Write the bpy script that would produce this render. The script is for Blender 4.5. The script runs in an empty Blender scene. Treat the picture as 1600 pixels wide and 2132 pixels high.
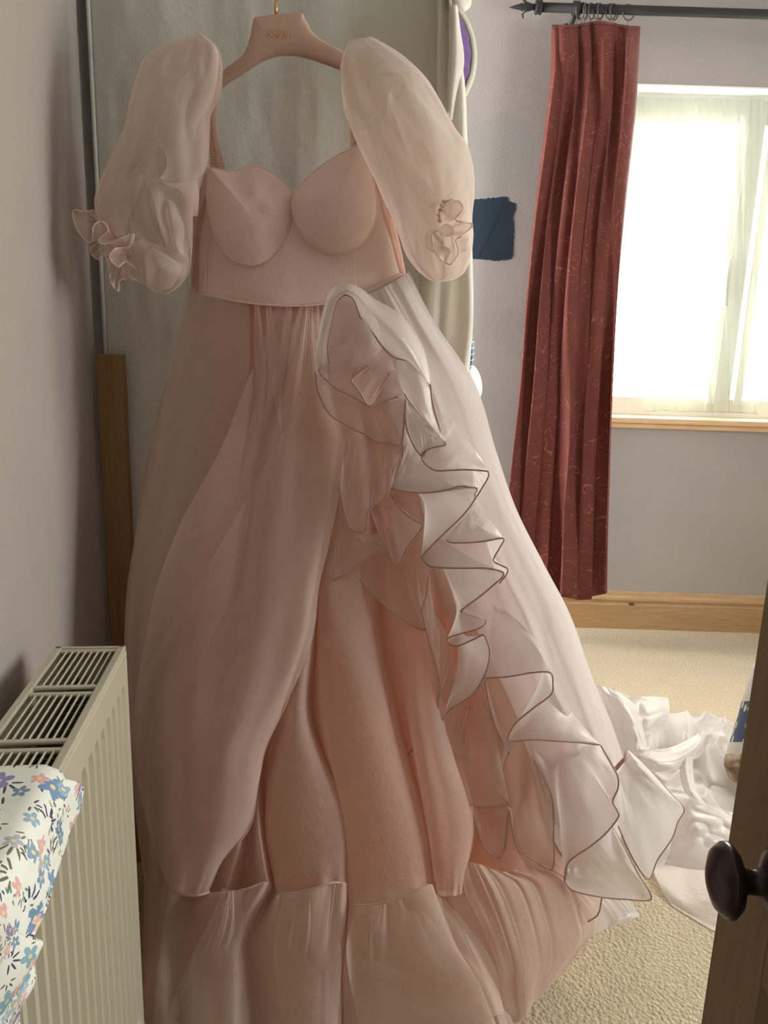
import bpy, bmesh, math, random
import numpy as np
from mathutils import Matrix, Vector
random.seed(7)
SC = bpy.context.scene
C = SC.collection
PI = math.pi
# ---------------------------------------------------------------- camera
CAM_H, PITCH, ROLL, FPX = 1.30, math.radians(13.0), math.radians(1.8), 1600.0
W, H = 1600, 2132
cam = bpy.data.cameras.new('camera')
cam.sensor_fit = 'VERTICAL'; cam.sensor_height = 36.0; cam.lens = FPX / H * 36.0
cam.clip_start = 0.02
cam_o = bpy.data.objects.new('camera', cam); C.objects.link(cam_o)
CM = Matrix.Rotation(PI/2 - PITCH, 4, 'X') @ Matrix.Rotation(ROLL, 4, 'Z')
cam_o.matrix_world = Matrix.Translation((0, 0, CAM_H)) @ CM
SC.camera = cam_o
# ---------------------------------------------------------------- world, daylight, exposure
wd = bpy.data.worlds.new('world'); SC.world = wd; wd.use_nodes = True
wn = wd.node_tree.nodes; bg = wn['Background']
bg.inputs[0].default_value = (1.0, 0.985, 0.955, 1); bg.inputs[1].default_value = 25.0
SC.view_settings.view_transform = 'Standard'; SC.view_settings.look = 'None'
SC.view_settings.gamma = 1.0; SC.view_settings.use_curve_mapping = False
SC.view_settings.exposure = 0.0
SC.cycles.transparent_max_bounces = 32
SC.cycles.max_bounces = 10; SC.cycles.diffuse_bounces = 6; SC.cycles.transmission_bounces = 8
SC.cycles.use_denoising = True
SC.cycles.sample_clamp_indirect = 6.0
YB = 3.39                                   # distance of the window wall
def area(name, loc, rot, sx, sy, power, col, portal=False):
    l = bpy.data.lights.new(name, 'AREA'); l.shape = 'RECTANGLE'; l.size = sx; l.size_y = sy
    l.energy = power; l.color = col
    if portal: l.cycles.is_portal = True
    o = bpy.data.objects.new(name, l); C.objects.link(o); o.location = loc; o.rotation_euler = rot
    return o
area('window_portal', (1.56, YB + 0.17, 1.6), (-PI/2, 0, 0), 1.5, 1.5, 1, (1, 1, 1), True)
area('side_window_portal', (2.61, 1.04, 1.62), (0, PI/2, 0), 1.28, 1.0, 1, (1, 1, 1), True)
area('rear_fill_light', (0.3, -0.9, 2.45), (math.radians(20), 0, 0), 0.5, 0.5, 2.0, (1.0, 0.93, 0.86))  # unseen fill light, added behind the camera to lift the shadows

# ---------------------------------------------------------------- geometry helpers
_R = np.array(CM.to_3x3())
def P(a):
    """(px, py, Y) -> world: the point seen at that pixel at forward distance Y."""
    a = np.asarray(a, float)
    u = (a[..., 0] - W/2) / FPX; v = (a[..., 1] - H/2) / FPX
    r = np.stack([u, -v, -np.ones_like(u)], -1) @ _R.T
    t = a[..., 2] / r[..., 1]
    return r * t[..., None] + np.array([0, 0, CAM_H])
def PZ(px, py, z=0.0):
    r = _R @ np.array([(px - W/2)/FPX, -(py - H/2)/FPX, -1.0])
    t = (z - CAM_H) / r[2]
    return r * t + np.array([0, 0, CAM_H])
def V(p): return Vector([float(x) for x in p])

def cr(pts, n, closed=False):
    """Catmull-Rom through pts (k,d), n samples spaced by control index."""
    p = np.asarray(pts, float); k = len(p)
    if k == 1: return np.repeat(p, n, 0)
    t = np.linspace(0, k - 1, n); i = np.clip(t.astype(int), 0, k - 2); f = (t - i)[:, None]
    g = lambda j: p[np.clip(j, 0, k - 1)]
    p0, p1, p2, p3 = g(i-1), g(i), g(i+1), g(i+2)
    p0 = np.where((i == 0)[:, None], 2*p1 - p2, p0); p3 = np.where((i == k-2)[:, None], 2*p2 - p1, p3)
    return 0.5*((2*p1) + (p2-p0)*f + (2*p0-5*p1+4*p2-p3)*f*f + (3*p1-p0-3*p2+p3)*f**3)
def cra(pts, n):
    """Catmull-Rom resampled evenly by length."""
    q = cr(pts, max(200, n*4)); d = np.r_[0, np.cumsum(np.linalg.norm((np.diff(q, axis=0) * np.array([1,1,1000.]))[:, :3], axis=1))]
    s = np.linspace(0, d[-1], n)
    return np.stack([np.interp(s, d, q[:, j]) for j in range(q.shape[1])], 1)
def loft(rows, nu, nv, even=False):
    f = cra if even else cr
    A = np.stack([f(r, nu) for r in rows], 0)              # rows, nu, 3
    return np.stack([cr(A[:, j], nv) for j in range(nu)], 1)   # nv, nu, 3
def _h(i, j, s):
    x = np.sin(i*127.1 + j*311.7 + s*74.7) * 43758.5453
    return x - np.floor(x)
def vn(x, y=0.0, s=0):
    x = np.asarray(x, float); y = np.zeros_like(x) + y
    i = np.floor(x); j = np.floor(y); f = x-i; g = y-j; f = f*f*(3-2*f); g = g*g*(3-2*g)
    return ((_h(i,j,s)*(1-f)+_h(i+1,j,s)*f)*(1-g) + (_h(i,j+1,s)*(1-f)+_h(i+1,j+1,s)*f)*g)*2-1
def ridge(x, y=0.0, s=0): return 1 - np.abs(vn(x, y, s))*2
def UV(G):
    nv, nu = G.shape[:2]
    return np.meshgrid(np.linspace(0, 1, nu), np.linspace(0, 1, nv))

class Front:
    """keeps how far forward the cloth laid so far comes, so that the next layer lies on it and does not cut through."""
    def __init__(s): s.a = np.full((640, 440), 9.0)
    def add(s, G):
        K = np.concatenate([G, (G+np.roll(G, -1, 0))/2], 0) if G.shape[0] > 2 else G
        K = np.concatenate([G[:-1]*(1-f) + G[1:]*f for f in (0, .25, .5, .75)] + [G[-1:]], 0)
        i = np.clip((K[..., 1]/4).astype(int)+10, 0, 639); j = np.clip((K[..., 0]/4).astype(int)+10, 0, 439)
        np.minimum.at(s.a, (i.ravel(), j.ravel()), K[..., 2].ravel())
    def lift(s, G, eps):
        B = s.a
        for _ in range(3): B = np.min([np.roll(np.roll(B, i, 0), j, 1) for i in (-1, 0, 1) for j in (-1, 0, 1)], 0)
        ok = (B < 8).astype(float)
        num = sum(np.roll(np.roll(B*ok, i, 0), j, 1) for i in (-1, 0, 1) for j in (-1, 0, 1)); den = sum(np.roll(np.roll(ok, i, 0), j, 1) for i in (-1, 0, 1) for j in (-1, 0, 1))
        B = np.where(ok > 0, num/np.maximum(den, 1), 9)
        for _ in range(3):
            ok = (B < 8).astype(float)
            den = sum(np.roll(np.roll(ok, i, 0), j, 1) for i in (-1, 0, 1) for j in (-1, 0, 1)); num = sum(np.roll(np.roll(B*ok, i, 0), j, 1) for i in (-1, 0, 1) for j in (-1, 0, 1))
            B = np.where(ok > 0, num/np.maximum(den, 1), 9)
        gy = np.clip(G[..., 1]/4+9.5, 0, 637.9); gx = np.clip(G[..., 0]/4+9.5, 0, 437.9); i = gy.astype(int); j = gx.astype(int); fy = gy-i; fx_ = gx-j
        c00, c01, c10, c11 = B[i, j], B[i, j+1], B[i+1, j], B[i+1, j+1]; lo = np.minimum(np.minimum(c00, c01), np.minimum(c10, c11))
        q = [np.where(c > 8, lo, c) for c in (c00, c01, c10, c11)]
        lim = (q[0]*(1-fx_)+q[1]*fx_)*(1-fy) + (q[2]*(1-fx_)+q[3]*fx_)*fy - eps
        G = G.copy(); G[..., 2] = np.minimum(G[..., 2], lim)
        Y = G[..., 2]; Y[1:-1] = (Y[:-2]+2*Y[1:-1]+Y[2:])/4; Y[:, 1:-1] = (Y[:, :-2]+2*Y[:, 1:-1]+Y[:, 2:])/4
        s.add(G); return G
def link(name, me, m=None, parent=None):
    o = bpy.data.objects.new(name, me); C.objects.link(o)
    if m is not None and not me.materials: me.materials.append(m)
    if parent is not None:
        o.parent = parent
        o.matrix_parent_inverse = parent.matrix_world.inverted() if parent.type != 'EMPTY' else Matrix.Translation(-parent.location)
    return o
def grid(name, G, m, parent=None, world=False, closed=False, uvs=(1, 1), thick=0):
    nv, nu = G.shape[:2]
    Wd = G if world else P(G)
    verts = Wd.reshape(-1, 3)
    idx = np.arange(nv*nu).reshape(nv, nu)
    a, b = idx[:-1, :-1], idx[:-1, 1:]; c, d = idx[1:, 1:], idx[1:, :-1]
    F = np.stack([a, d, c, b], -1).reshape(-1, 4)
    if closed:
        F = np.concatenate([F, np.stack([idx[:-1, -1], idx[1:, -1], idx[1:, 0], idx[:-1, 0]], -1)])
    me = bpy.data.meshes.new(name); me.from_pydata(verts.tolist(), [], F.tolist())
    uvl = me.uv_layers.new(name='UVMap'); U, Vv = UV(G)
    uu = np.stack([U.ravel()*uvs[0], Vv.ravel()*uvs[1]], 1)[F.ravel()]
    uvl.data.foreach_set('uv', uu.ravel().astype('f'))
    me.polygons.foreach_set('use_smooth', [True]*len(F)); me.update()
    o = link(name, me, m, parent)
    if thick:
        s = o.modifiers.new('thickness', 'SOLIDIFY'); s.thickness = thick; s.offset = 0
    return o
def tube_pts(bm, pts, r, seg=6, taper=None):
    pts = [V(p) for p in pts]; n = len(pts); rings = []
    up = Vector((0, 0, 1))
    for i, p in enumerate(pts):
        t = (pts[min(i+1, n-1)] - pts[max(i-1, 0)]).normalized()
        if abs(t.dot(up)) > 0.95: up = Vector((1, 0, 0))
        a = t.cross(up).normalized(); b = t.cross(a)
        rr = r if taper is None else r*taper(i/(n-1))
        rings.append([bm.verts.new(p + (a*math.cos(2*PI*k/seg) + b*math.sin(2*PI*k/seg))*rr) for k in range(seg)])
    for i in range(n-1):
        for k in range(seg):
            bm.faces.new((rings[i][k], rings[i][(k+1) % seg], rings[i+1][(k+1) % seg], rings[i+1][k]))
    bm.faces.new(rings[0][::-1]); bm.faces.new(rings[-1])
def from_bm(name, bm, m, parent=None, smooth=True, bevel=0, seg=2):
    me = bpy.data.meshes.new(name)
    bmesh.ops.recalc_face_normals(bm, faces=bm.faces)
    bm.to_mesh(me); bm.free()
    if smooth: me.polygons.foreach_set('use_smooth', [True]*len(me.polygons))
    o = link(name, me, m, parent)
    if bevel:
        b = o.modifiers.new('bevel', 'BEVEL'); b.width = bevel; b.segments = seg; b.limit_method = 'ANGLE'
        me.polygons.foreach_set('use_smooth', [False]*len(me.polygons))
    return o
def tube(name, pts, r, m, parent=None, seg=6, taper=None):
    bm = bmesh.new(); tube_pts(bm, pts, r, seg, taper); return from_bm(name, bm, m, parent)
def box(bm, c, s, M=None):
    r = bmesh.ops.create_cube(bm, size=1.0)
    T = Matrix.Translation(V(c)) @ Matrix.Diagonal((*s, 1))
    bmesh.ops.transform(bm, matrix=(M @ T if M else T), verts=r['verts'])
def boxo(name, c, s, m, parent=None, M=None, bevel=0.0):
    bm = bmesh.new(); box(bm, c, s, M); return from_bm(name, bm, m, parent, smooth=False, bevel=bevel)
def lathe(name, prof, m, parent=None, M=None, seg=32):
    bm = bmesh.new(); rings = []
    for r, z in prof:
        rings.append([bm.verts.new((r*math.cos(2*PI*k/seg), r*math.sin(2*PI*k/seg), z)) for k in range(seg)])
    for a, b in zip(rings, rings[1:]):
        for k in range(seg): bm.faces.new((a[k], a[(k+1) % seg], b[(k+1) % seg], b[k]))
    bm.faces.new(rings[0][::-1]); bm.faces.new(rings[-1])
    if M: bmesh.ops.transform(bm, matrix=M, verts=bm.verts)
    return from_bm(name, bm, m, parent)
def thing(name, label, cat, loc=(0, 0, 0), group=None):
    o = bpy.data.objects.new(name, None); C.objects.link(o); o.location = V(loc); o.empty_display_size = 0.05
    o['label'] = label; o['category'] = cat
    if group: o['group'] = group
    bpy.context.view_layer.update()
    return o
def tag(o, label, cat, group=None):
    o['label'] = label; o['category'] = cat
    if group: o['group'] = group
    return o
def struct(o): o['kind'] = 'structure'; return o

# ---------------------------------------------------------------- materials
class NT:
    def __init__(s, name):
        s.m = bpy.data.materials.new(name); s.m.use_nodes = True; s.t = s.m.node_tree; s.n = s.t.nodes; s.l = s.t.links
        s.n.clear(); s.out = s.n.new('ShaderNodeOutputMaterial')
    def new(s, t, **k):
        n = s.n.new(t)
        for a, b in k.items(): setattr(n, a, b)
        return n
    def set(s, n, i, v):
        if isinstance(v, (bpy.types.NodeSocket,)): s.l.new(v, n.inputs[i])
        elif isinstance(v, (tuple, list)) and len(v) == 3 and n.inputs[i].type == 'RGBA': n.inputs[i].default_value = (*v, 1)
        else: n.inputs[i].default_value = v
    def math(s, op, a, b=0.0, c=None, clamp=False):
        n = s.new('ShaderNodeMath', operation=op, use_clamp=clamp); s.set(n, 0, a); s.set(n, 1, b)
        if c is not None: s.set(n, 2, c)
        return n.outputs[0]
    def coord(s, kind='Object', scale=(1, 1, 1)):
        tc = s.new('ShaderNodeTexCoord'); mp = s.new('ShaderNodeMapping'); s.l.new(tc.outputs[kind], mp.inputs[0])
        mp.inputs['Scale'].default_value = scale; return mp.outputs[0]
    def noise(s, vec, scale, detail=4, rough=.55, dist=0):
        n = s.new('ShaderNodeTexNoise'); s.l.new(vec, n.inputs['Vector']); n.inputs['Scale'].default_value = scale
        n.inputs['Detail'].default_value = detail; n.inputs['Roughness'].default_value = rough; n.inputs['Distortion'].default_value = dist
        return n.outputs['Fac']
    def ramp(s, f, stops):
        n = s.new('ShaderNodeValToRGB'); s.l.new(f, n.inputs[0]); e = n.color_ramp.elements
        while len(e) < len(stops): e.new(0.5)
        for x, (p, c) in zip(e, stops): x.position = p; x.color = (*c, 1) if len(c) == 3 else c
        return n.outputs[0]
    def mix(s, f, a, b):
        n = s.new('ShaderNodeMix', data_type='RGBA'); s.set(n, 0, f)
        for i, v in ((6, a), (7, b)):
            if isinstance(v, bpy.types.NodeSocket): s.l.new(v, n.inputs[i])
            else: n.inputs[i].default_value = (*v, 1)
        return n.outputs[2]
    def bump(s, h, strength, dist=0.01, normal=None):
        n = s.new('ShaderNodeBump'); s.set(n, 'Height', h); n.inputs['Strength'].default_value = strength; n.inputs['Distance'].default_value = dist
        if normal is not None: s.l.new(normal, n.inputs['Normal'])
        return n.outputs[0]
    def bsdf(s, col, rough=.6, normal=None, **k):
        n = s.new('ShaderNodeBsdfPrincipled'); s.set(n, 'Base Color', col); s.set(n, 'Roughness', rough)
        if normal is not None: s.l.new(normal, n.inputs['Normal'])
        for a, b in k.items(): s.set(n, a.replace('_', ' '), b)
        return n.outputs[0]
    def done(s, sh): s.l.new(sh, s.out.inputs[0]); return s.m
def simple(name, col, rough=.6, bs=0, bstr=0, **k):
    t = NT(name); nrm = None
    v = t.coord()
    f = t.noise(v, bs or 30, 4)
    c = t.mix(t.math('MULTIPLY', f, .25), col, tuple(x*.78 for x in col))
    if bs: nrm = t.bump(f, bstr, .004)
    return t.done(t.bsdf(c, rough, nrm, **k))
def organza(name, col, lo=.45, hi=.97, transl=.45, sheen=.3, weave=900, crump=.25, gloss=.0, tcol=None):
    """thin woven fabric: see-through straight on, dense at grazing, scatters and lets light through."""
    t = NT(name); v = t.coord()
    n1 = t.noise(v, 38, 4, .6); n2 = t.noise(v, weave, 1, .5)
    nb = t.bump(t.math('ADD', t.math('MULTIPLY', n1, 1.0), t.math('MULTIPLY', n2, .06)), crump, .012)
    cc = t.mix(t.math('MULTIPLY', n1, .35), col, tuple(x*.9 for x in col))
    d = t.new('ShaderNodeBsdfDiffuse'); t.set(d, 'Color', cc); t.l.new(nb, d.inputs['Normal'])
    tr = t.new('ShaderNodeBsdfTranslucent'); t.set(tr, 'Color', tcol or cc); t.l.new(nb, tr.inputs['Normal'])
    m1 = t.new('ShaderNodeMixShader'); t.set(m1, 0, transl); t.l.new(d.outputs[0], m1.inputs[1]); t.l.new(tr.outputs[0], m1.inputs[2])
    sh = t.new('ShaderNodeBsdfSheen'); t.set(sh, 'Color', (1, .93, .88)); t.set(sh, 'Roughness', .35); t.l.new(nb, sh.inputs['Normal'])
    m2 = t.new('ShaderNodeMixShader'); t.set(m2, 0, sheen*.5); t.l.new(m1.outputs[0], m2.inputs[1]); t.l.new(sh.outputs[0], m2.inputs[2])
    last = m2.outputs[0]
    if gloss:
        g = t.new('ShaderNodeBsdfAnisotropic'); t.set(g, 'Color', (1, .95, .92)); t.set(g, 'Roughness', .38); t.l.new(nb, g.inputs['Normal'])
        m4 = t.new('ShaderNodeMixShader'); t.set(m4, 0, gloss); t.l.new(last, m4.inputs[1]); t.l.new(g.outputs[0], m4.inputs[2]); last = m4.outputs[0]
    if hi >= 1 and lo >= 1: return t.done(last)
    lw = t.new('ShaderNodeLayerWeight'); t.set(lw, 0, .35)
    op = t.math('ADD', t.math('MULTIPLY', lw.outputs['Facing'], hi-lo), lo, clamp=True)
    tp = t.new('ShaderNodeBsdfTransparent'); t.set(tp, 'Color', tuple(min(1, x*1.0+.02) for x in (1, .96, .94)))
    m3 = t.new('ShaderNodeMixShader'); t.l.new(op, m3.inputs[0]); t.l.new(tp.outputs[0], m3.inputs[1]); t.l.new(last, m3.inputs[2])
    return t.done(m3.outputs[0])
def pine(name, base, dark, scale=(1, 1, 12), rough=.5, knots=0.0):
    t = NT(name); v = t.coord('Object', scale)
    f = t.noise(v, 5, 6, .65, 1.2); g = t.noise(v, 40, 3, .6)
    c = t.ramp(t.math('ADD', t.math('MULTIPLY', f, .8), t.math('MULTIPLY', g, .25)), [(.32, dark), (.62, base), (.85, tuple(min(1, x*1.12) for x in base))])
    return t.done(t.bsdf(c, rough, t.bump(g, .15, .002)))
# ---------------------------------------------------------------- materials of the room
def plaster(name, col, patch=None, spots=()):
    t = NT(name); v = t.coord()
    f = t.noise(v, 3.0, 5, .6); g = t.noise(v, 160, 3, .6)
    c = t.mix(t.ramp(f, [(.35, (0, 0, 0)), (.7, (1, 1, 1))]), col, tuple(x*.93 for x in col))
    if patch:                                   # old filler smears left on the paint
        for at_, rad_ in spots:
            dn = t.new('ShaderNodeVectorMath', operation='DISTANCE'); t.l.new(v, dn.inputs[0]); dn.inputs[1].default_value = at_
            h = t.math('ADD', dn.outputs['Value'], t.math('MULTIPLY', t.noise(v, 7, 3, .5), .12))
            c = t.mix(t.math('MULTIPLY', t.ramp(t.math('DIVIDE', h, rad_+.06), [(.93, (1, 1, 1)), (1.0, (0, 0, 0))]), .45), c, patch)
    return t.done(t.bsdf(c, .85, t.bump(g, .25, .003)))
M = {}
M['wall'] = plaster('painted_plaster', (.37, .34, .325), (.30, .30, .30), [(tuple(P((1035, 325, YB))), .16), (tuple(P((1075, 700, YB))), .10)])
M['wall_left'] = plaster('painted_plaster_left', (.365, .325, .29), (.26, .27, .27), [((-.50, .66, 1.47), .11), ((-.50, .66, 1.95), .10)])
M['ceiling'] = plaster('white_ceiling', (.6, .59, .57))
M['white'] = simple('white_gloss_paint', (.86, .86, .83), .35)
M['upvc'] = simple('white_upvc', (.86, .88, .86), .3)
M['cream'] = simple('cream_enamel', (.50, .46, .355), .32)
M['dark'] = simple('dark_convector', (.12, .10, .085), .7)
M['pine'] = pine('pine_skirting', (.45, .285, .14), (.32, .185, .08), (1, 6, 12))
M['sill'] = pine('pine_sill', (.72, .50, .29), (.55, .34, .17), (1, 12, 12))
M['door'] = pine('pine_door', (.20, .135, .060), (.14, .09, .04), (14, 14, 1), .55)
M['batten'] = pine('pine_batten', (.34, .20, .085), (.24, .13, .05), (16, 16, 1), .7)
M['iron'] = simple('black_iron', (.018, .017, .017), .75, 90, .2)
M['ring'] = simple('pewter_ring', (.10, .09, .08), .4, Metallic=.4)
M['knob'] = simple('dark_bronze', (.045, .028, .030), .28, Metallic=.55)
def carpet_mat():
    t = NT('beige_loop_carpet'); v = t.coord()
    f = t.noise(v, 110, 3, .7); g = t.noise(v, 9, 4, .6); vo = t.new('ShaderNodeTexVoronoi'); t.l.new(v, vo.inputs[0]); vo.inputs['Scale'].default_value = 130
    c = t.mix(t.ramp(f, [(.3, (0, 0, 0)), (.7, (1, 1, 1))]), (.39, .305, .195), (.585, .485, .34))
    c = t.mix(t.math('MULTIPLY', g, .35), c, (.50, .41, .27))
    h = t.math('ADD', t.math('MULTIPLY', vo.outputs['Distance'], -1.0), f)
    return t.done(t.bsdf(c, .95, t.bump(h, .65, .008), Sheen_Weight=.2))
M['carpet'] = carpet_mat()
def velvet_mat():
    t = NT('terracotta_jacquard'); v = t.coord('UV', (1, 1, 1))
    # fine curling scroll lines woven into the cloth
    tc = t.new('ShaderNodeTexNoise'); t.l.new(v, tc.inputs['Vector']); tc.inputs['Scale'].default_value = 1.5; tc.inputs['Detail'].default_value = 2.0; tc.inputs['Distortion'].default_value = 1.6
    a = t.math('ABSOLUTE', t.math('SUBTRACT', t.math('FRACT', t.math('MULTIPLY', tc.outputs['Fac'], 9.0)), .5))
    line = t.ramp(a, [(0.0, (1, 1, 1)), (.06, (.3, .3, .3)), (.10, (0, 0, 0))])
    br = t.noise(v, 4, 2)
    line = t.math('MULTIPLY', line, t.ramp(br, [(.47, (0, 0, 0)), (.55, (1, 1, 1))]))
    g = t.noise(v, 60, 4, .7)
    c = t.mix(g, (.098, .0145, .009), (.142, .025, .015))
    c = t.mix(t.math('MULTIPLY', line, .7), c, (.36, .12, .08))
    return t.done(t.bsdf(c, .8, t.bump(t.math('ADD', g, line), .25, .004), Sheen_Weight=.12, Sheen_Roughness=.4))
M['velvet'] = velvet_mat()
M['sheer'] = organza('net_curtain', (.34, .385, .29), .16, .80, .55, .1, 500, .05)
M['cover'] = organza('calico_cover', (.70, .69, .64), 1, 1, .25, .1, 300, .2)
M['cover2'] = organza('cream_cotton', (.95, .92, .86), 1, 1, .55, .2, 300, .2)
def glass():
    t = NT('window_glass'); a = t.new('ShaderNodeBsdfTransparent'); t.set(a, 0, (.97, .99, .98)); b = t.new('ShaderNodeBsdfGlossy'); b.inputs['Roughness'].default_value = .02
    m = t.new('ShaderNodeMixShader'); m.inputs[0].default_value = .06; t.l.new(a.outputs[0], m.inputs[1]); t.l.new(b.outputs[0], m.inputs[2])
    return t.done(m.outputs[0])
M['glass'] = glass()

# ---------------------------------------------------------------- shell
XR, YK, ZC = 2.45, -1.7, 2.66
def quadbox(name, p, q, m): return struct(boxo(name, [(p[i]+q[i])/2 for i in range(3)], [abs(q[i]-p[i]) for i in range(3)], m))
quadbox('floor', (-1.5, YK-.1, -.05), (XR+.1, YB+.2, 0), M['carpet'])
quadbox('ceiling', (-1.5, YK-.1, ZC), (XR+.1, YB+.2, ZC+.05), M['ceiling'])
bm = bmesh.new(); wy0, wy1, wz0, wz1 = .54, 1.54, .98, 2.26
for a, b, c_, d_ in ((YK, wy0, 0, ZC), (wy1, YB, 0, ZC), (wy0, wy1, 0, wz0), (wy0, wy1, wz1, ZC)): box(bm, (XR+.08, (a+b)/2, (c_+d_)/2), (.16, b-a, d_-c_))
struct(from_bm('wall_right', bm, M['wall'], smooth=False))
w2 = struct(boxo('window_2', (XR+.11, wy0+.025, (wz0+wz1)/2), (.06, .05, wz1-wz0), M['upvc']))
for yy in (wy1-.025, (wy0+wy1)/2): boxo('frame_stile', (XR+.11, yy, (wz0+wz1)/2), (.06, .05, wz1-wz0-.002), M['upvc'], w2)
for zz in (wz0+.025, wz1-.025): boxo('frame_rail', (XR+.11, (wy0+wy1)/2, zz), (.058, wy1-wy0, .05), M['upvc'], w2)
boxo('pane', (XR+.11, (wy0+wy1)/2, (wz0+wz1)/2), (.008, wy1-wy0-.06, wz1-wz0-.06), M['glass'], w2)
quadbox('wall_rear', (-1.5, YK-.1, 0), (XR, YK, ZC), M['wall'])
# left wall runs slightly outwards, radiator bracketed to it
ZR = .80
ra = PZ(262, 1345, ZR); rb = PZ(105, 1640, ZR); rw = PZ(122, 1340, ZR)
e1 = (rb - ra); e1[2] = 0; e1 /= np.linalg.norm(e1)           # along the wall towards the camera
e2 = np.array([e1[1], -e1[0], 0]); e2 = e2 if e2[0] < 0 else -e2  # towards the wall
RW = abs(float(np.dot(rw - ra, e2)))
w0 = ra + e2*(RW + .055); w0[2] = 0
ML = Matrix(((e1[0], e2[0], 0, w0[0]), (e1[1], e2[1], 0, w0[1]), (0, 0, 1, 0), (0, 0, 0, 1)))   # x along wall (to camera), y into wall
struct(boxo('wall_left', (.8, .05, ZC/2), (5.2, .1, ZC), M['wall_left'], M=ML))
struct(boxo('baseboard_left', (.8, -.008, .085), (5.2, .016, .17), M['pine'], M=ML))
# window wall with opening
wl = P((1262, 500, YB))[0]; wr = 2.30
zs, zt = P((1400, 872, YB))[2], P((1450, 178, YB))[2]
TH = .16
bm = bmesh.new()
for a, b, c, d in ((-1.5, wl, 0, ZC), (wr, XR+.1, 0, ZC), (wl, wr, 0, zs), (wl, wr, zt, ZC)):
    box(bm, ((a+b)/2, YB+TH/2, (c+d)/2), (b-a, TH, d-c))
struct(from_bm('wall_back', bm, M['wall'], smooth=False))
bm = bmesh.new(); sk = .178
prof = [(0, 0), (.022, 0), (.022, .118), (.018, .124), (.018, .134), (.022, .140), (.020, .150), (.012, .160), (.009, .172), (.004, .178), (0, .178)]
vs = [[bm.verts.new((x, YB - a, b)) for a, b in prof] for x in (-1.2, XR)]
for i in range(len(prof)): bm.faces.new((vs[0][i], vs[0][(i+1) % len(prof)], vs[1][(i+1) % len(prof)], vs[1][i]))
sb = struct(from_bm('baseboard_back', bm, M['pine'], smooth=False))
kn = P((1316, 1258, YB-.023))
lathe('wood_knot', [(.0, 0), (.006, .0008), (.009, .0004), (.0095, 0)], simple('knot_dark', (.13, .055, .02), .6), sb, Matrix.Translation(V(kn)) @ Matrix.Rotation(PI/2, 4, 'X') @ Matrix.Diagonal((1.5, .9, 1, 1)))
# white head lining and reveals
boxw = lambda n, p, q, m, par=None, bev=0: boxo(n, [(p[i]+q[i])/2 for i in range(3)], [abs(q[i]-p[i]) for i in range(3)], m, par, bevel=bev)
win = struct(boxw('window_1', (wl+.001, YB+.095, zs+.001), (wl+.055, YB+.155, zt-.001), M['upvc'], None, .004))
wf = lambda n, p, q: boxw(n, p, q, M['upvc'], win, .004)
wf('frame_rail', (wl, YB+.095, P((1450, 258, YB+.10))[2]), (wr, YB+.155, zt-.001))
wf('frame_rail', (wl, YB+.095, zs+.001), (wr, YB+.155, zs+.085))
xm = P((1538, 560, YB+.10))[0]
wf('mullion', (xm-.035, YB+.093, zs), (xm+.035, YB+.157, zt)); 
for x in (xm-.075, xm+.05): wf('sash_stile', (x, YB+.08, zs+.06), (x+.034, YB+.12, zt-.08))
wf('frame_stile', (wr-.055, YB+.095, zs), (wr, YB+.155, zt))
for a, b in ((wl+.05, xm-.04), (xm+.04, wr-.05)):
    boxw('pane', (a, YB+.118, zs+.08), (b, YB+.128, zt-.09), M['glass'], win)
hb = boxw('window_handle', (xm-.064, YB+.055, P((1525, 640, YB+.08))[2]), (xm-.044, YB+.078, P((1525, 540, YB+.08))[2]), M['white'], win, .004)
reveal = struct(boxw('trim_1', (wl-.0, YB-.002, zt-.006), (wr, YB+.10, zt+.0), M['white'])) 
sill = struct(boxw('trim_2', (wl-.06, YB-.035, zs-.022), (wr+.05, YB+.093, zs+.004), M['sill'], None, .006))
boxw('sill_moulding', (wl-.05, YB-.018, zs-.045), (wr+.05, YB, zs-.0225), M['sill'], sill, .005)
# blue test patch of paint
t = NT('navy_emulsion'); v = t.coord(); f = t.noise(v, 22, 3)
M['navy'] = t.done(t.bsdf(t.mix(f, (.006, .020, .038), (.009, .028, .050)), .7, t.bump(t.noise(v, 90, 3), .3, .002)))
pp = [(960,425),(985,417),(1015,413),(1045,410),(1058,411),(1060,418),(1073,424),(1075,435),(1070,450),(1071,480),(1069,510),(1068,533),(1060,540),(1035,543),(1005,540),(985,539),(960,538)]
q = cr(np.array([(*a, YB-.0015) for a in pp]), 220); rg = np.random.RandomState(3); q[:, :2] += rg.randn(220, 2)*.7
bm = bmesh.new(); wv = P(q); f1 = [bm.verts.new(V(x)) for x in wv]; f0 = [bm.verts.new(V(x)+Vector((0, .0012, 0))) for x in wv]
bm.faces.new(f1); [bm.faces.new((f1[i], f1[(i+1) % 220], f0[(i+1) % 220], f0[i])) for i in range(220)]
tag(from_bm('paint_swatch', bm, M['navy'], smooth=False), 'square patch of navy test paint brushed on the wall beside the red curtain', 'paint swatch')

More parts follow.
